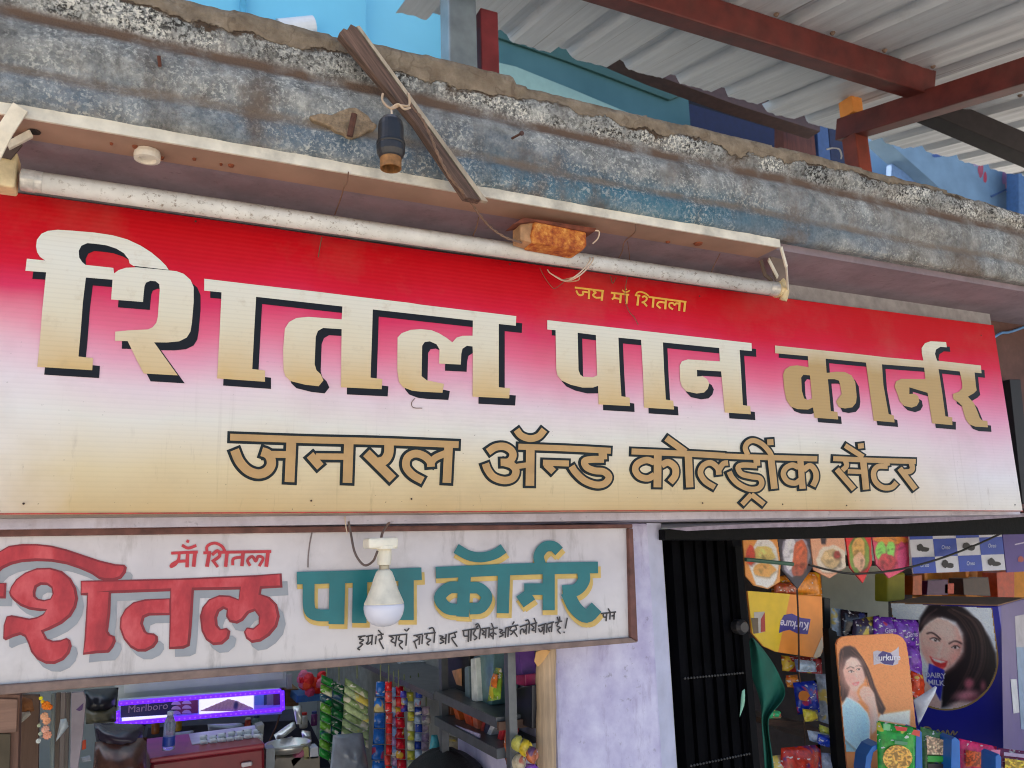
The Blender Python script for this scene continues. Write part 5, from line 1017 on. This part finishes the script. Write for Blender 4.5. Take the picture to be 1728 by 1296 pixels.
flat('red_logo', [[(905,860),(940,800),(945,970),(905,975)]], Qo, 5.227, UB, .0018, M(176,40,40, .4), ub)
flat('brown_print', [[(818,850),(880,850),(885,985),(840,990)]], Qo, 5.227, UB, .0018, M(110,92,70, .5), ub)
# black stand and props
slab('black_bar', [(1391,1008),(1401,1010),(1402,1080),(1392,1080)], PY(.55), .02, M(20,22,24, .5), None, label='short black upright bar between the two snack boards', cat='bar')
slab('black_stand', [(1398,1060),(1412,1066),(1440,1330),(1416,1330)], PY(.40), .02, M(7,7,8, .6, spec=.2), None, label='black upright stand at the left edge of the orange snack board', cat='stand')
sewire([(1348,1130,.47),(1356,1200,.5),(1360,1296,.5)], .0015, 'thin dark string falling among the snack packets')
slab('cream_panel', [(1385,955),(1498,955),(1500,1060),(1392,1060)], PY(.95), .02, M(196,194,172, .7, .06), None, label='plain cream panel behind the posters', cat='panel')
slab('yellow_tin', [(1497,968),(1528,966),(1528,1012),(1497,1016)], PY(.75), .05, M(186,176,36, .5, .12), None, label='yellow tin left of the orange shelf', cat='tin', bevel=.006)
osf = thing('glow_coloured_shelf', 'shelf niche coloured with a warm orange glow, holding sweets, above the blue carton', 'shelf', at(1630,1005,1.0))
slab('niche_back', [(1536,958),(1760,950),(1760,1010),(1536,1010)], PY(1.1), .02, M(226,150,60, .6, .15), osf)  # warm light of the niche put into the orange of back and dividers
for x in (1560, 1630, 1690): slab('divider', [(x,958),(x+5,958),(x+5,1008),(x,1008)], PY(.98), .1, M(214,130,50, .6), osf)
for P_, cl, lb_ in (([(1541,972),(1556,970),(1556,1004),(1540,1004)],(220,100,30),'orange sweet carton at the left end of the orange shelf'),([(1566,980),(1600,978),(1600,1004),(1564,1004)],(90,40,90),'purple sweet pack on the orange shelf'),([(1594,986),(1610,984),(1610,1002),(1594,1002)],(214,70,30),'small bright orange pack on the orange shelf'),([(1625,976),(1668,974),(1672,1006),(1627,1004)],(66,40,30),'dark brown box on the orange shelf'),([(1682,966),(1712,962),(1712,1008),(1684,1008)],(196,70,34),'red orange jar at the right end of the orange shelf')):
    slab('sweet_pack', P_, PY(.96), .06, M(*cl, .35, .2, 60), None, label=lb_, cat='pack', group='sweets on the orange shelf')
# goods at lower left of the right shop
for i, (P_, cl, Y, lb_) in enumerate((([(1318,1106),(1386,1110),(1388,1138),(1320,1132)],(140,40,36),.5,'dark red packet just below the two colour board'),([(1340,1112),(1376,1116),(1378,1134),(1344,1134)],(160,176,190),.47,'silvery packet in front of the dark red one'),([(1326,1140),(1346,1138),(1346,1160),(1328,1160)],(226,120,40),.5,'small orange and violet packet'),([(1338,1152),(1378,1148),(1384,1202),(1346,1206)],(24,44,140),.48,'blue packet with an orange picture'),([(1376,1136),(1404,1138),(1410,1226),(1380,1216)],(136,146,156),.5,'tall grey net bag beside the black stand'),([(1354,1196),(1380,1198),(1380,1216),(1358,1218)],(214,180,60),.46,'yellow packet below the blue one'),([(1362,1232),(1412,1240),(1412,1262),(1366,1250)],(170,180,196),.45,'white and blue packet near the bottom of the stand'),([(1380,1238),(1406,1242),(1402,1262),(1380,1256)],(30,60,170),.435,'royal blue packet near the bottom of the stand'),([(1382,1222),(1408,1232),(1408,1246),(1384,1236)],(206,206,80),.455,'pale yellow packet over the royal blue one'),([(1318,1262),(1384,1256),(1390,1330),(1316,1330)],(170,44,26),.42,'large glossy red orange packet at the bottom'),([(1300,1276),(1330,1272),(1330,1330),(1298,1330)],(176,150,120),.43,'tan packet by the green cloth'),([(1386,1270),(1414,1272),(1416,1330),(1388,1330)],(150,156,172),.43,'silver packet at the bottom beside the stand'),([(1288,1186),(1306,1188),(1306,1204),(1290,1210)],(206,140,40),.42,'golden packet beside the green cloth'),([(1284,1196),(1318,1200),(1318,1212),(1286,1212)],(40,150,90),.41,'bright green packet under the golden one'))):
    pillow('snack_packet', P_, PY(Y), .014, gp_(*cl), None, 100+i, n=8, label=lb_, cat='packet', group='snack packets left of the orange board')
flat('print', [blob(1354,1174,9,9,4)], (0,0), 1, PY(.46), .004, M(206,120,50, .4), bpy.data.objects['snack_packet.003'])
slab('display_shelf', [(1288,1212),(1362,1220),(1420,1250),(1420,1262),(1360,1232),(1288,1222)], PY(.52), .2, wood(80,56,42, 0), None, label='dark wooden display shelf behind the snack packets', cat='shelf')
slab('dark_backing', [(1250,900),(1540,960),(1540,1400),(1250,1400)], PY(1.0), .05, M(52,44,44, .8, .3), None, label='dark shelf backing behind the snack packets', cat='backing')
# purple bags row
for i, (P_, cl, Y, lb_) in enumerate((([(1402,1026),(1424,1028),(1424,1076),(1404,1070)],(150,166,180),.52,'pale blue bag at the left of the purple bags'),([(1418,1028),(1464,1034),(1462,1080),(1420,1074)],(30,26,34),.50,'black crisp bag with white print'),([(1440,1046),(1484,1038),(1480,1082),(1436,1086)],(54,44,62),.485,'dark grey crumpled bag among the purple bags'),([(1474,1040),(1512,1042),(1516,1090),(1474,1086)],(92,40,136),.47,'purple sweet bag left of the portrait'),([(1508,1044),(1550,1046),(1552,1100),(1510,1096)],(96,44,140),.46,'purple sweet bag with white lettering, upper right'),([(1530,1090),(1552,1096),(1556,1140),(1534,1130)],(110,56,150),.44,'purple twisted bag beside the orange board'),([(1536,1128),(1556,1130),(1560,1180),(1540,1176)],(206,64,30),.45,'orange red packet edge right of the orange board'))):
    b_ = pillow('sweet_bag', P_, PY(Y), .014, gp_(*cl), None, 130+i, n=8, label=lb_, cat='bag', group='sweet bags behind the orange board')
    if i in (3, 4, 1): text('print', ('', 'Lays', '', 'Gems', 'Gems')[i], PY(Y).hit((P_[0][0]+P_[1][0])/2, (P_[0][1]+P_[2][1])/2-2), ru_, uu_, nn_, .018, M(196,186,216, .4), b_, .018, .2)
# orange board with a woman
kb = thing('orange_snack_board', 'orange rounded snack board picturing a long haired woman in pale blue', 'board', at(1480,1296,.36))
KP = PT(1420,1100,.36,-24); No = (1400,1050); ns = 5.268
slab('board', [(58,200),(75,155),(110,130),(160,122),(400,110),(560,102),(610,112),(650,140),(680,185),(700,300),(750,760),(770,960),(800,1400),(170,1400),(150,1200)], KP, .007, M(250,156,90, .4, .06), kb, No, ns)
fl = lambda nm, P_, cl, e: flat(nm, [P_], No, ns, KP, e, M(*cl, .4, .06), kb)
ORB = [(58,200),(75,155),(110,130),(160,122),(400,110),(560,102),(610,112),(650,140),(680,185),(700,300),(750,760),(770,960),(780,1150),(146,1150),(128,1000)]
rs = random.Random(5)
Wl = [('fill', 0, (240,146,82), 1, 1), ('ell', (560,620,330,520,0), (246,160,100), 240, .6),
 ('poly', [(450,820),(715,778),(712,915),(560,892),(425,870)], (238,232,216), 8, 1), ('line', ([(430,812),(560,800),(716,776)], 10), (220,170,110), 8, .8),
 ('poly', [(80,290),(95,240),(130,212),(180,206),(225,225),(262,275),(300,340),(345,410),(372,480),(400,560),(440,650),(500,770),(470,825),(430,800),(390,640),(330,480),(200,640),(112,712),(88,620),(100,500),(85,380)], (54,34,36), 14, 1)]
for k in range(16):
    o_ = rs.uniform(-20, 30); Wl.append(('line', ([(200+o_,225+k*3),(270+o_,330),(330+o_,460),(380+o_,590+k*4),(450+o_,760)], rs.uniform(3,9)), rs.choice([(92,60,54),(36,22,26),(110,74,64)]), 6, .55))
    o_ = rs.uniform(-14, 14); Wl.append(('line', ([(110+o_,250),(92+o_,400),(102+o_,560),(112+o_,690)], rs.uniform(3,7)), rs.choice([(92,60,54),(30,20,24)]), 6, .5))
Wl += [('poly', [(180,585),(240,622),(270,690),(230,725),(150,685)], (196,146,128), 14, 1),
 ('poly', [(150,345),(190,312),(240,325),(270,370),(295,425),(312,490),(300,540),(262,575),(238,622),(195,605),(160,550),(135,490),(118,430)], (232,190,172), 12, 1),
 ('ell', (150,500,40,110,-15), (196,142,126), 50, .8), ('ell', (215,365,60,40,20), (248,216,200), 40, .7), ('ell', (200,500,34,30,0), (236,164,150), 34, .6), ('ell', (285,480,22,40,0), (236,172,158), 26, .5),
 ('ell', (188,438,36,18,-8), (176,124,110), 20, .6), ('ell', (258,418,28,16,-12), (176,124,110), 18, .6),
 ('line', ([(155,412),(185,398),(218,408)], 8), (64,40,38), 6, .9), ('line', ([(232,394),(256,384),(280,392)], 7), (64,40,38), 6, .9),
 ('ell', (190,440,20,8,-6), (240,232,228), 5, .9), ('ell', (258,420,16,7,-10), (240,232,228), 5, .9), ('ell', (192,440,8,8,0), (44,28,28), 4, 1), ('ell', (260,420,7,7,0), (44,28,28), 4, 1),
 ('line', ([(166,438),(190,428),(214,438)], 5), (40,24,24), 4, .9), ('line', ([(240,420),(258,410),(276,418)], 4), (40,24,24), 4, .9),
 ('line', ([(236,430),(250,480),(254,496)], 9), (206,152,136), 12, .8), ('ell', (244,500,14,8,0), (180,122,108), 10, .7), ('ell', (240,470,6,24,-10), (252,224,210), 10, .6),
 ('line', ([(205,545),(232,540),(258,532)], 10), (170,56,62), 7, .9), ('line', ([(212,552),(234,556),(252,546)], 12), (200,86,90), 8, .9), ('ell', (232,547,16,3,-6), (244,236,232), 4, .8),
 ('poly', [(106,745),(150,668),(200,690),(262,722),(330,800),(362,880),(352,1080),(330,1190),(250,1150),(130,1035)], (186,218,226), 12, 1), ('poly', [(128,1040),(250,1150),(340,1200),(360,1400),(140,1400)], (136,170,178), 14, 1),
 ('line', ([(180,690),(210,800),(200,960)], 26), (206,234,240), 40, .7), ('line', ([(320,830),(300,960),(310,1120)], 30), (150,186,196), 40, .7), ('line', ([(150,760),(160,900),(210,1050)], 14), (158,192,202), 24, .6), ('line', ([(130,1045),(240,1140),(340,1180)], 16), (96,124,134), 16, .7),
 ('poly', [(268,600),(300,566),(352,575),(392,630),(412,740),(436,862),(410,960),(372,1000),(358,860),(345,750),(290,690),(262,640)], (230,188,168), 12, 1), ('line', ([(300,690),(352,760),(372,900)], 20), (190,138,120), 28, .7), ('line', ([(380,650),(405,760),(418,900)], 14), (246,212,196), 22, .6)]
for a_ in ([(272,612),(308,590),(345,594)], [(282,640),(318,616),(358,620)], [(296,668),(330,646),(372,650)]): Wl += [('line', (a_, 5), (170,116,100), 7, .8)]
paint('printed_picture', KP, .0006, kb, No, ns, (56,100,784,1150), 8, Wl, ORB)
fl('logo_shape', [(385,262),(420,250),(470,262),(540,270),(590,240),(612,215),(615,290),(608,370),(560,385),(500,378),(450,365),(390,380)], (206,196,206), .0008)
fl('logo_shape', [(430,290),(470,255),(540,275),(580,330),(560,380),(480,370),(440,340)], (78,68,130), .0013)
kn = KP.n; kr = kn.cross(Vector((0,0,1))).normalized()*-1; kr = Vector((0,0,1)).cross(kn).normalized()
text('logo_lettering', 'Kurkure', KP.hit(No[0]+502/ns, No[1]+315/ns), kr, Vector((0,0,1)), kn, .019, M(226,220,230, .4), kb, .0022, .15, .0005)
pillow('white_cone', [(748,690),(940,565),(955,580),(790,920)], PT(1540,1180,.33,-24), .012, M(214,214,218, .5, .15, 60), None, 150, org=No, s=ns, label='white twisted paper cone beside the orange board', cat='paper cone')
# chocolate display box
cbx = thing('chocolate_carton', 'dark blue chocolate display carton with a portrait of a dark haired woman', 'carton', at(1600,1296,.5))
CXF = PL(at(1685,1028,.33), Vector((-.93,-.36,0)))
fa = [CXF.hit(*p) for p in ((1502,1014),(1685,1028),(1690,1340),(1504,1340))]
sd = Vector((.134,.99,0)).cross(Vector((0,0,1)))*1.0
sdir = Vector((.99,-.134,0)) if False else Vector((.93,.36,0)).normalized()
zt = (fa[0].z+fa[1].z)/2; fa[0].z = fa[1].z = zt; fa[2].z = fa[3].z = .62; fa[2].x, fa[2].y = fa[1].x, fa[1].y; fa[3].x, fa[3].y = fa[0].x, fa[0].y
NAV = M(30,34,160, .35, .12, 10)
MB().prism(fa, sdir*.3).build('carton', NAV, cbx, bevel=.002)
MB().prism([fa[0]+Vector((0,0,.0005)), fa[1]+Vector((0,0,.0005)), fa[1]+sdir*.3+Vector((0,0,.0005)), fa[0]+sdir*.3+Vector((0,0,.0005))], (0,0,.003)).build('cardboard_top', M(150,112,84, .8, .15, 30), cbx)
cf = lambda nm, P_, cl, e: flat(nm, [P_], No, ns, CXF, e, M(*cl, .4, .06), cbx)
circ = lambda cx_, cy_, rx, ry_, a0, a1, n: [(cx_+rx*math.cos(R(a0+(a1-a0)*i/n)), cy_+ry_*math.sin(R(a0+(a1-a0)*i/n))) for i in range(n+1)]
cf('gold_ring', [(545,-170),(1445,-125)]+circ(1040,330,462,455,-8,190,26), (186,150,80), .0006)
Gm = [(545,-172),(1440,-127)]+circ(1040,330,450,441,-8,190,26)
Pl = [('fill', 0, (206,214,222), 1, 1), ('ell', (700,-60,260,160,0), (232,238,244), 120, .7),
 ('poly', [(880,-160),(1000,-185),(1150,-165),(1240,-95),(1340,10),(1420,130),(1480,280),(1490,420),(1420,600),(1300,690),(1150,745),(985,765),(1000,560),(1020,430),(1100,380),(1185,260),(1180,100),(1120,0),(1000,-40),(900,0),(815,95),(772,85),(800,-40)], (24,18,22), 22, 1)]
for k in range(26):
    o_ = rs.uniform(-70, 90); Pl.append(('line', ([(1080+o_*.4,-130+abs(o_)*.4),(1230+o_,-20),(1320+o_*.9,160),(1310+o_,380),(1200+o_,600),(1110+o_,720)], rs.uniform(4,12)), rs.choice([(58,42,44),(10,8,10),(74,54,52),(40,28,32)]), 10, .5))
for k in range(8): o_ = rs.uniform(-18, 18); Pl.append(('line', ([(960+o_,-120),(870+o_,-50),(800+o_,60)], 5), (62,46,48), 8, .5))
Pl += [('poly', [(745,640),(790,560),(830,515),(880,535),(930,600),(985,720),(980,760),(700,760)], (204,164,150), 16, 1),
 ('poly', [(960,-40),(1060,-10),(1140,55),(1178,165),(1165,275),(1105,365),(1030,430),(930,425),(860,345),(815,250),(800,110),(850,30)], (226,190,176), 16, 1),
 ('ell', (1010,60,130,70,20), (246,218,206), 70, .7), ('poly', [(1120,40),(1190,165),(1180,290),(1100,390),(1030,440),(1070,360),(1120,270),(1140,160)], (172,124,114), 50, .9), ('poly', [(790,100),(815,260),(870,370),(930,430),(880,300),(835,160)], (190,146,134), 44, .8),
 ('ell', (890,260,50,42,0), (232,158,148), 50, .55), ('ell', (1100,300,44,36,0), (216,140,130), 46, .5), ('ell', (930,150,70,34,18), (176,126,116), 34, .7), ('ell', (1120,215,56,30,6), (160,110,102), 32, .7),
 ('line', ([(868,100),(905,92),(945,112),(985,150)], 15), (44,28,30), 9, .95), ('line', ([(1064,190),(1105,168),(1140,172),(1172,190)], 13), (44,28,30), 9, .95),
 ('ell', (936,158,36,13,18), (238,228,224), 7, .95), ('ell', (1122,224,30,11,6), (232,220,216), 7, .95), ('ell', (942,158,13,13,0), (38,24,24), 6, 1), ('ell', (1118,224,12,12,0), (38,24,24), 6, 1), ('ell', (938,154,4,4,0), (240,240,240), 3, .9),
 ('line', ([(896,148),(925,138),(955,146),(978,166)], 9), (28,16,18), 6, .95), ('line', ([(1086,224),(1112,210),(1138,212),(1156,226)], 8), (28,16,18), 6, .95),
 ('line', ([(1018,190),(998,260),(978,305)], 22), (198,150,138), 26, .8), ('line', ([(1004,190),(980,260),(968,296)], 12), (250,226,214), 16, .7), ('ell', (992,322,34,12,8), (170,116,106), 14, .8), ('ell', (975,306,16,14,0), (248,220,208), 14, .7),
 ('line', ([(860,290),(872,335),(900,375)], 8), (176,126,114), 14, .7), ('line', ([(1062,330),(1070,370),(1046,405)], 8), (150,100,92), 14, .7),
 ('poly', [(888,298),(925,318),(985,335),(1052,345),(1035,395),(1000,424),(950,402),(908,350)], (172,44,46), 9, 1), ('poly', [(905,314),(945,328),(1000,344),(1034,350),(990,364),(935,346)], (246,238,234), 6, 1), ('line', ([(930,385),(970,405),(1010,405)], 14), (214,90,88), 10, .8),
 ('poly', [(900,720),(940,640),(1000,700),(990,765)], (214,176,162), 16, .9),
 ('ell', (1240,545,40,46,10), (170,90,104), 26, .9), ('ell', (1365,565,24,44,0), (150,80,92), 22, .8), ('ell', (1220,650,100,44,-8), (190,120,130), 34, .9), ('ell', (1300,690,70,30,0), (130,60,72), 30, .7), ('ell', (1150,735,90,30,-10), (226,190,178), 24, .9),
 ('poly', [(885,365),(1022,425),(1000,600),(985,700),(930,600),(862,520)], (40,40,150), 6, 1), ('poly', [(900,372),(925,384),(900,530),(880,520)], (86,84,190), 16, .6), ('line', ([(990,430),(975,560),(970,660)], 12), (22,20,96), 14, .6),
 ('poly', [(742,600),(800,555),(880,560),(884,585),(806,590),(762,640)], (222,182,166), 10, 1), ('line', ([(800,600),(860,610),(920,650)], 5), (166,116,104), 8, .8), ('line', ([(790,640),(850,652),(910,690)], 5), (166,116,104), 8, .8)]
paint('printed_portrait', CXF, .001, cbx, No, ns, (540,-176,1492,776), 8, Pl, Gm)
cr = Vector((.36,-.93,0)); cu_ = Vector((0,0,1)); cn = CXF.n
text('bar_lettering', 'DAIRY\nMILK', CXF.hit(No[0]+945/ns, No[1]+505/ns), cr, cu_, cn, .019, M(206,206,226, .4), cbx, .0032, 0, .0004)
ci = lambda nm, st, cl, e: ink(nm, st, No, ns, CXF, e, M(*cl, .4, .06), cbx)
ci('gold_lettering', [([(815,960),(850,930),(900,945),(890,985),(840,985)],12),([(950,985),(965,955),(985,990),(1010,965),(1030,1000),(1050,960),(1070,1005),(1100,965),(1110,1000),(1140,970)],12)], (166,150,90), .0012)
sp0 = fa[1]; SPL = PL(sp0, Vector((.36,-.93,0)))
flat('side_print', [[(1712,1040),(1760,1030),(1764,1130),(1716,1130)]], (0,0), 1, SPL, .001, M(176,170,176, .4), cbx)
flat('side_print', [[(1714,1092),(1764,1092),(1772,1240),(1722,1230)]], (0,0), 1, SPL, .0014, M(120,150,180, .4), cbx)
flat('side_label', [[(1704,1146),(1714,1146),(1719,1202),(1709,1204)]], (0,0), 1, SPL, .0018, M(206,206,210, .4), cbx)
flat('side_panel', [[(1689,1022),(1770,1000),(1780,1340),(1694,1340)]], (0,0), 1, SPL, .0006, M(62,44,128, .35, .1), cbx)
# front row of packets in a blue tray
ty = thing('blue_tray', 'blue plastic display tray with upright dividers for the front packets', 'tray', at(1590,1330,.26))
TY = PT(1480,1280,.24,-22); BT = M(28,104,180, .4, .1)
for P_ in ([(1546,1234),(1550,1230),(1556,1236),(1558,1340),(1544,1340)],[(1606,1248),(1612,1244),(1620,1250),(1622,1340),(1604,1340)],[(1680,1276),(1686,1272),(1690,1278),(1690,1340),(1680,1340)]): slab('divider', P_, TY, .05, BT, ty)
slab('side_wall', [(1459,1300),(1462,1276),(1472,1260),(1484,1254),(1484,1262),(1474,1270),(1470,1290),(1470,1340),(1458,1340)], TY, .05, BT, ty)
slab('tray_base', [(1450,1330),(1760,1350),(1760,1400),(1450,1400)], TY, .1, BT, ty)
def pk_mat(bg, fill, c, up_):
    return gp_(*bg)
def packet(label, quad, bg, win, fill, extra, seed):
    t = pillow('snack_packet', quad, PT(quad[0][0],quad[0][1],.235,-22), .012, gp_(*bg), None, seed, n=10, label=label, cat='packet', group='snack packets in the front tray')
    PLn = PT(quad[0][0],quad[0][1],.235,-22)
    wx = [p[0] for p in win]; wy = [p[1] for p in win]; r9 = random.Random(seed); Lw = [('fill', 0, tuple(c*.55 for c in fill), 1, 1)]
    for k in range(150):
        m_ = r9.choice((.7,.85,1,1.12,1.25)); x, y = r9.uniform(min(wx), max(wx)), r9.uniform(min(wy), max(wy)); long = r9.uniform(2.2,4.5) if seed in (170,173) else r9.uniform(1.6,2.6)
        Lw.append(('ell', (x+.5, y+.9, long, 1.5, k*37), tuple(c*.4 for c in fill), 1.2, .6)); Lw.append(('ell', (x, y, long, 1.3, k*37), tuple(min(255, c*m_*1.05) for c in fill), 1, .95))
    paint('window', PLn, .0165, t, (0,0), 1, (min(wx), min(wy), max(wx), max(wy)), .9, Lw, win, .03)
    for i, (P_, cl) in enumerate(extra): flat('print', [P_], (0,0), 1, PLn, .0172+i*.0006, M(*cl, .4), t)
    return t
packet('bright green snack packet with a yellow crisp window, leftmost in the tray', [(1479,1216),(1546,1228),(1543,1320),(1482,1320)], (34,132,40), circ(1508,1276,25,22,0,360,18)[:-1], (220,160,70), [([(1484,1218),(1496,1220),(1495,1230),(1484,1229)],(110,180,120)),([(1502,1222),(1524,1225),(1522,1231),(1506,1230)],(206,50,46)),([(1534,1228),(1545,1230),(1544,1240),(1530,1236)],(206,70,60)),([(1502,1246),(1524,1249),(1523,1254),(1502,1252)],(80,140,100)),([(1490,1298),(1530,1302),(1530,1308),(1490,1306)],(220,226,214))], 170)
packet('green and beige packet of pale peanuts, second in the tray', [(1553,1226),(1612,1242),(1606,1330),(1556,1330)], (70,106,56), [(1556,1238),(1604,1250),(1601,1272),(1558,1270)], (214,176,140), [([(1558,1272),(1601,1274),(1600,1282),(1558,1282)],(50,160,60)),([(1558,1285),(1600,1286),(1600,1300),(1558,1300)],(40,36,40))], 171)
packet('pink packet with an orange crumb window, third in the tray', [(1618,1246),(1682,1260),(1680,1340),(1620,1340)], (196,36,84), [(1622,1262),(1670,1270),(1668,1292),(1622,1290)], (222,88,36), [([(1664,1262),(1680,1262),(1676,1296),(1668,1292)],(226,120,160))], 172)
packet('dark red packet with a yellow crisp window, rightmost in the tray', [(1684,1262),(1752,1270),(1752,1350),(1686,1350)], (110,40,70), [(1688,1276),(1740,1284),(1740,1320),(1688,1300)], (220,176,50), [([(1686,1266),(1740,1272),(1740,1278),(1686,1272)],(170,150,180))], 173)
# cable end right of the banner
wire([(1676,570,.01),(1690,562,.03),(1705,560,.05),(1740,548,.06)], .003).build('blue_cable', M(90,140,190, .5), None, label='short blue cable end at the top right corner of the banner', cat='cable')
dp = slab('dark_post', [(1704,640),(1722,640),(1742,850),(1726,850)], PY(.03), .025, M(20,16,18, .6), None, label='dark narrow post right beside the banner edge', cat='post')
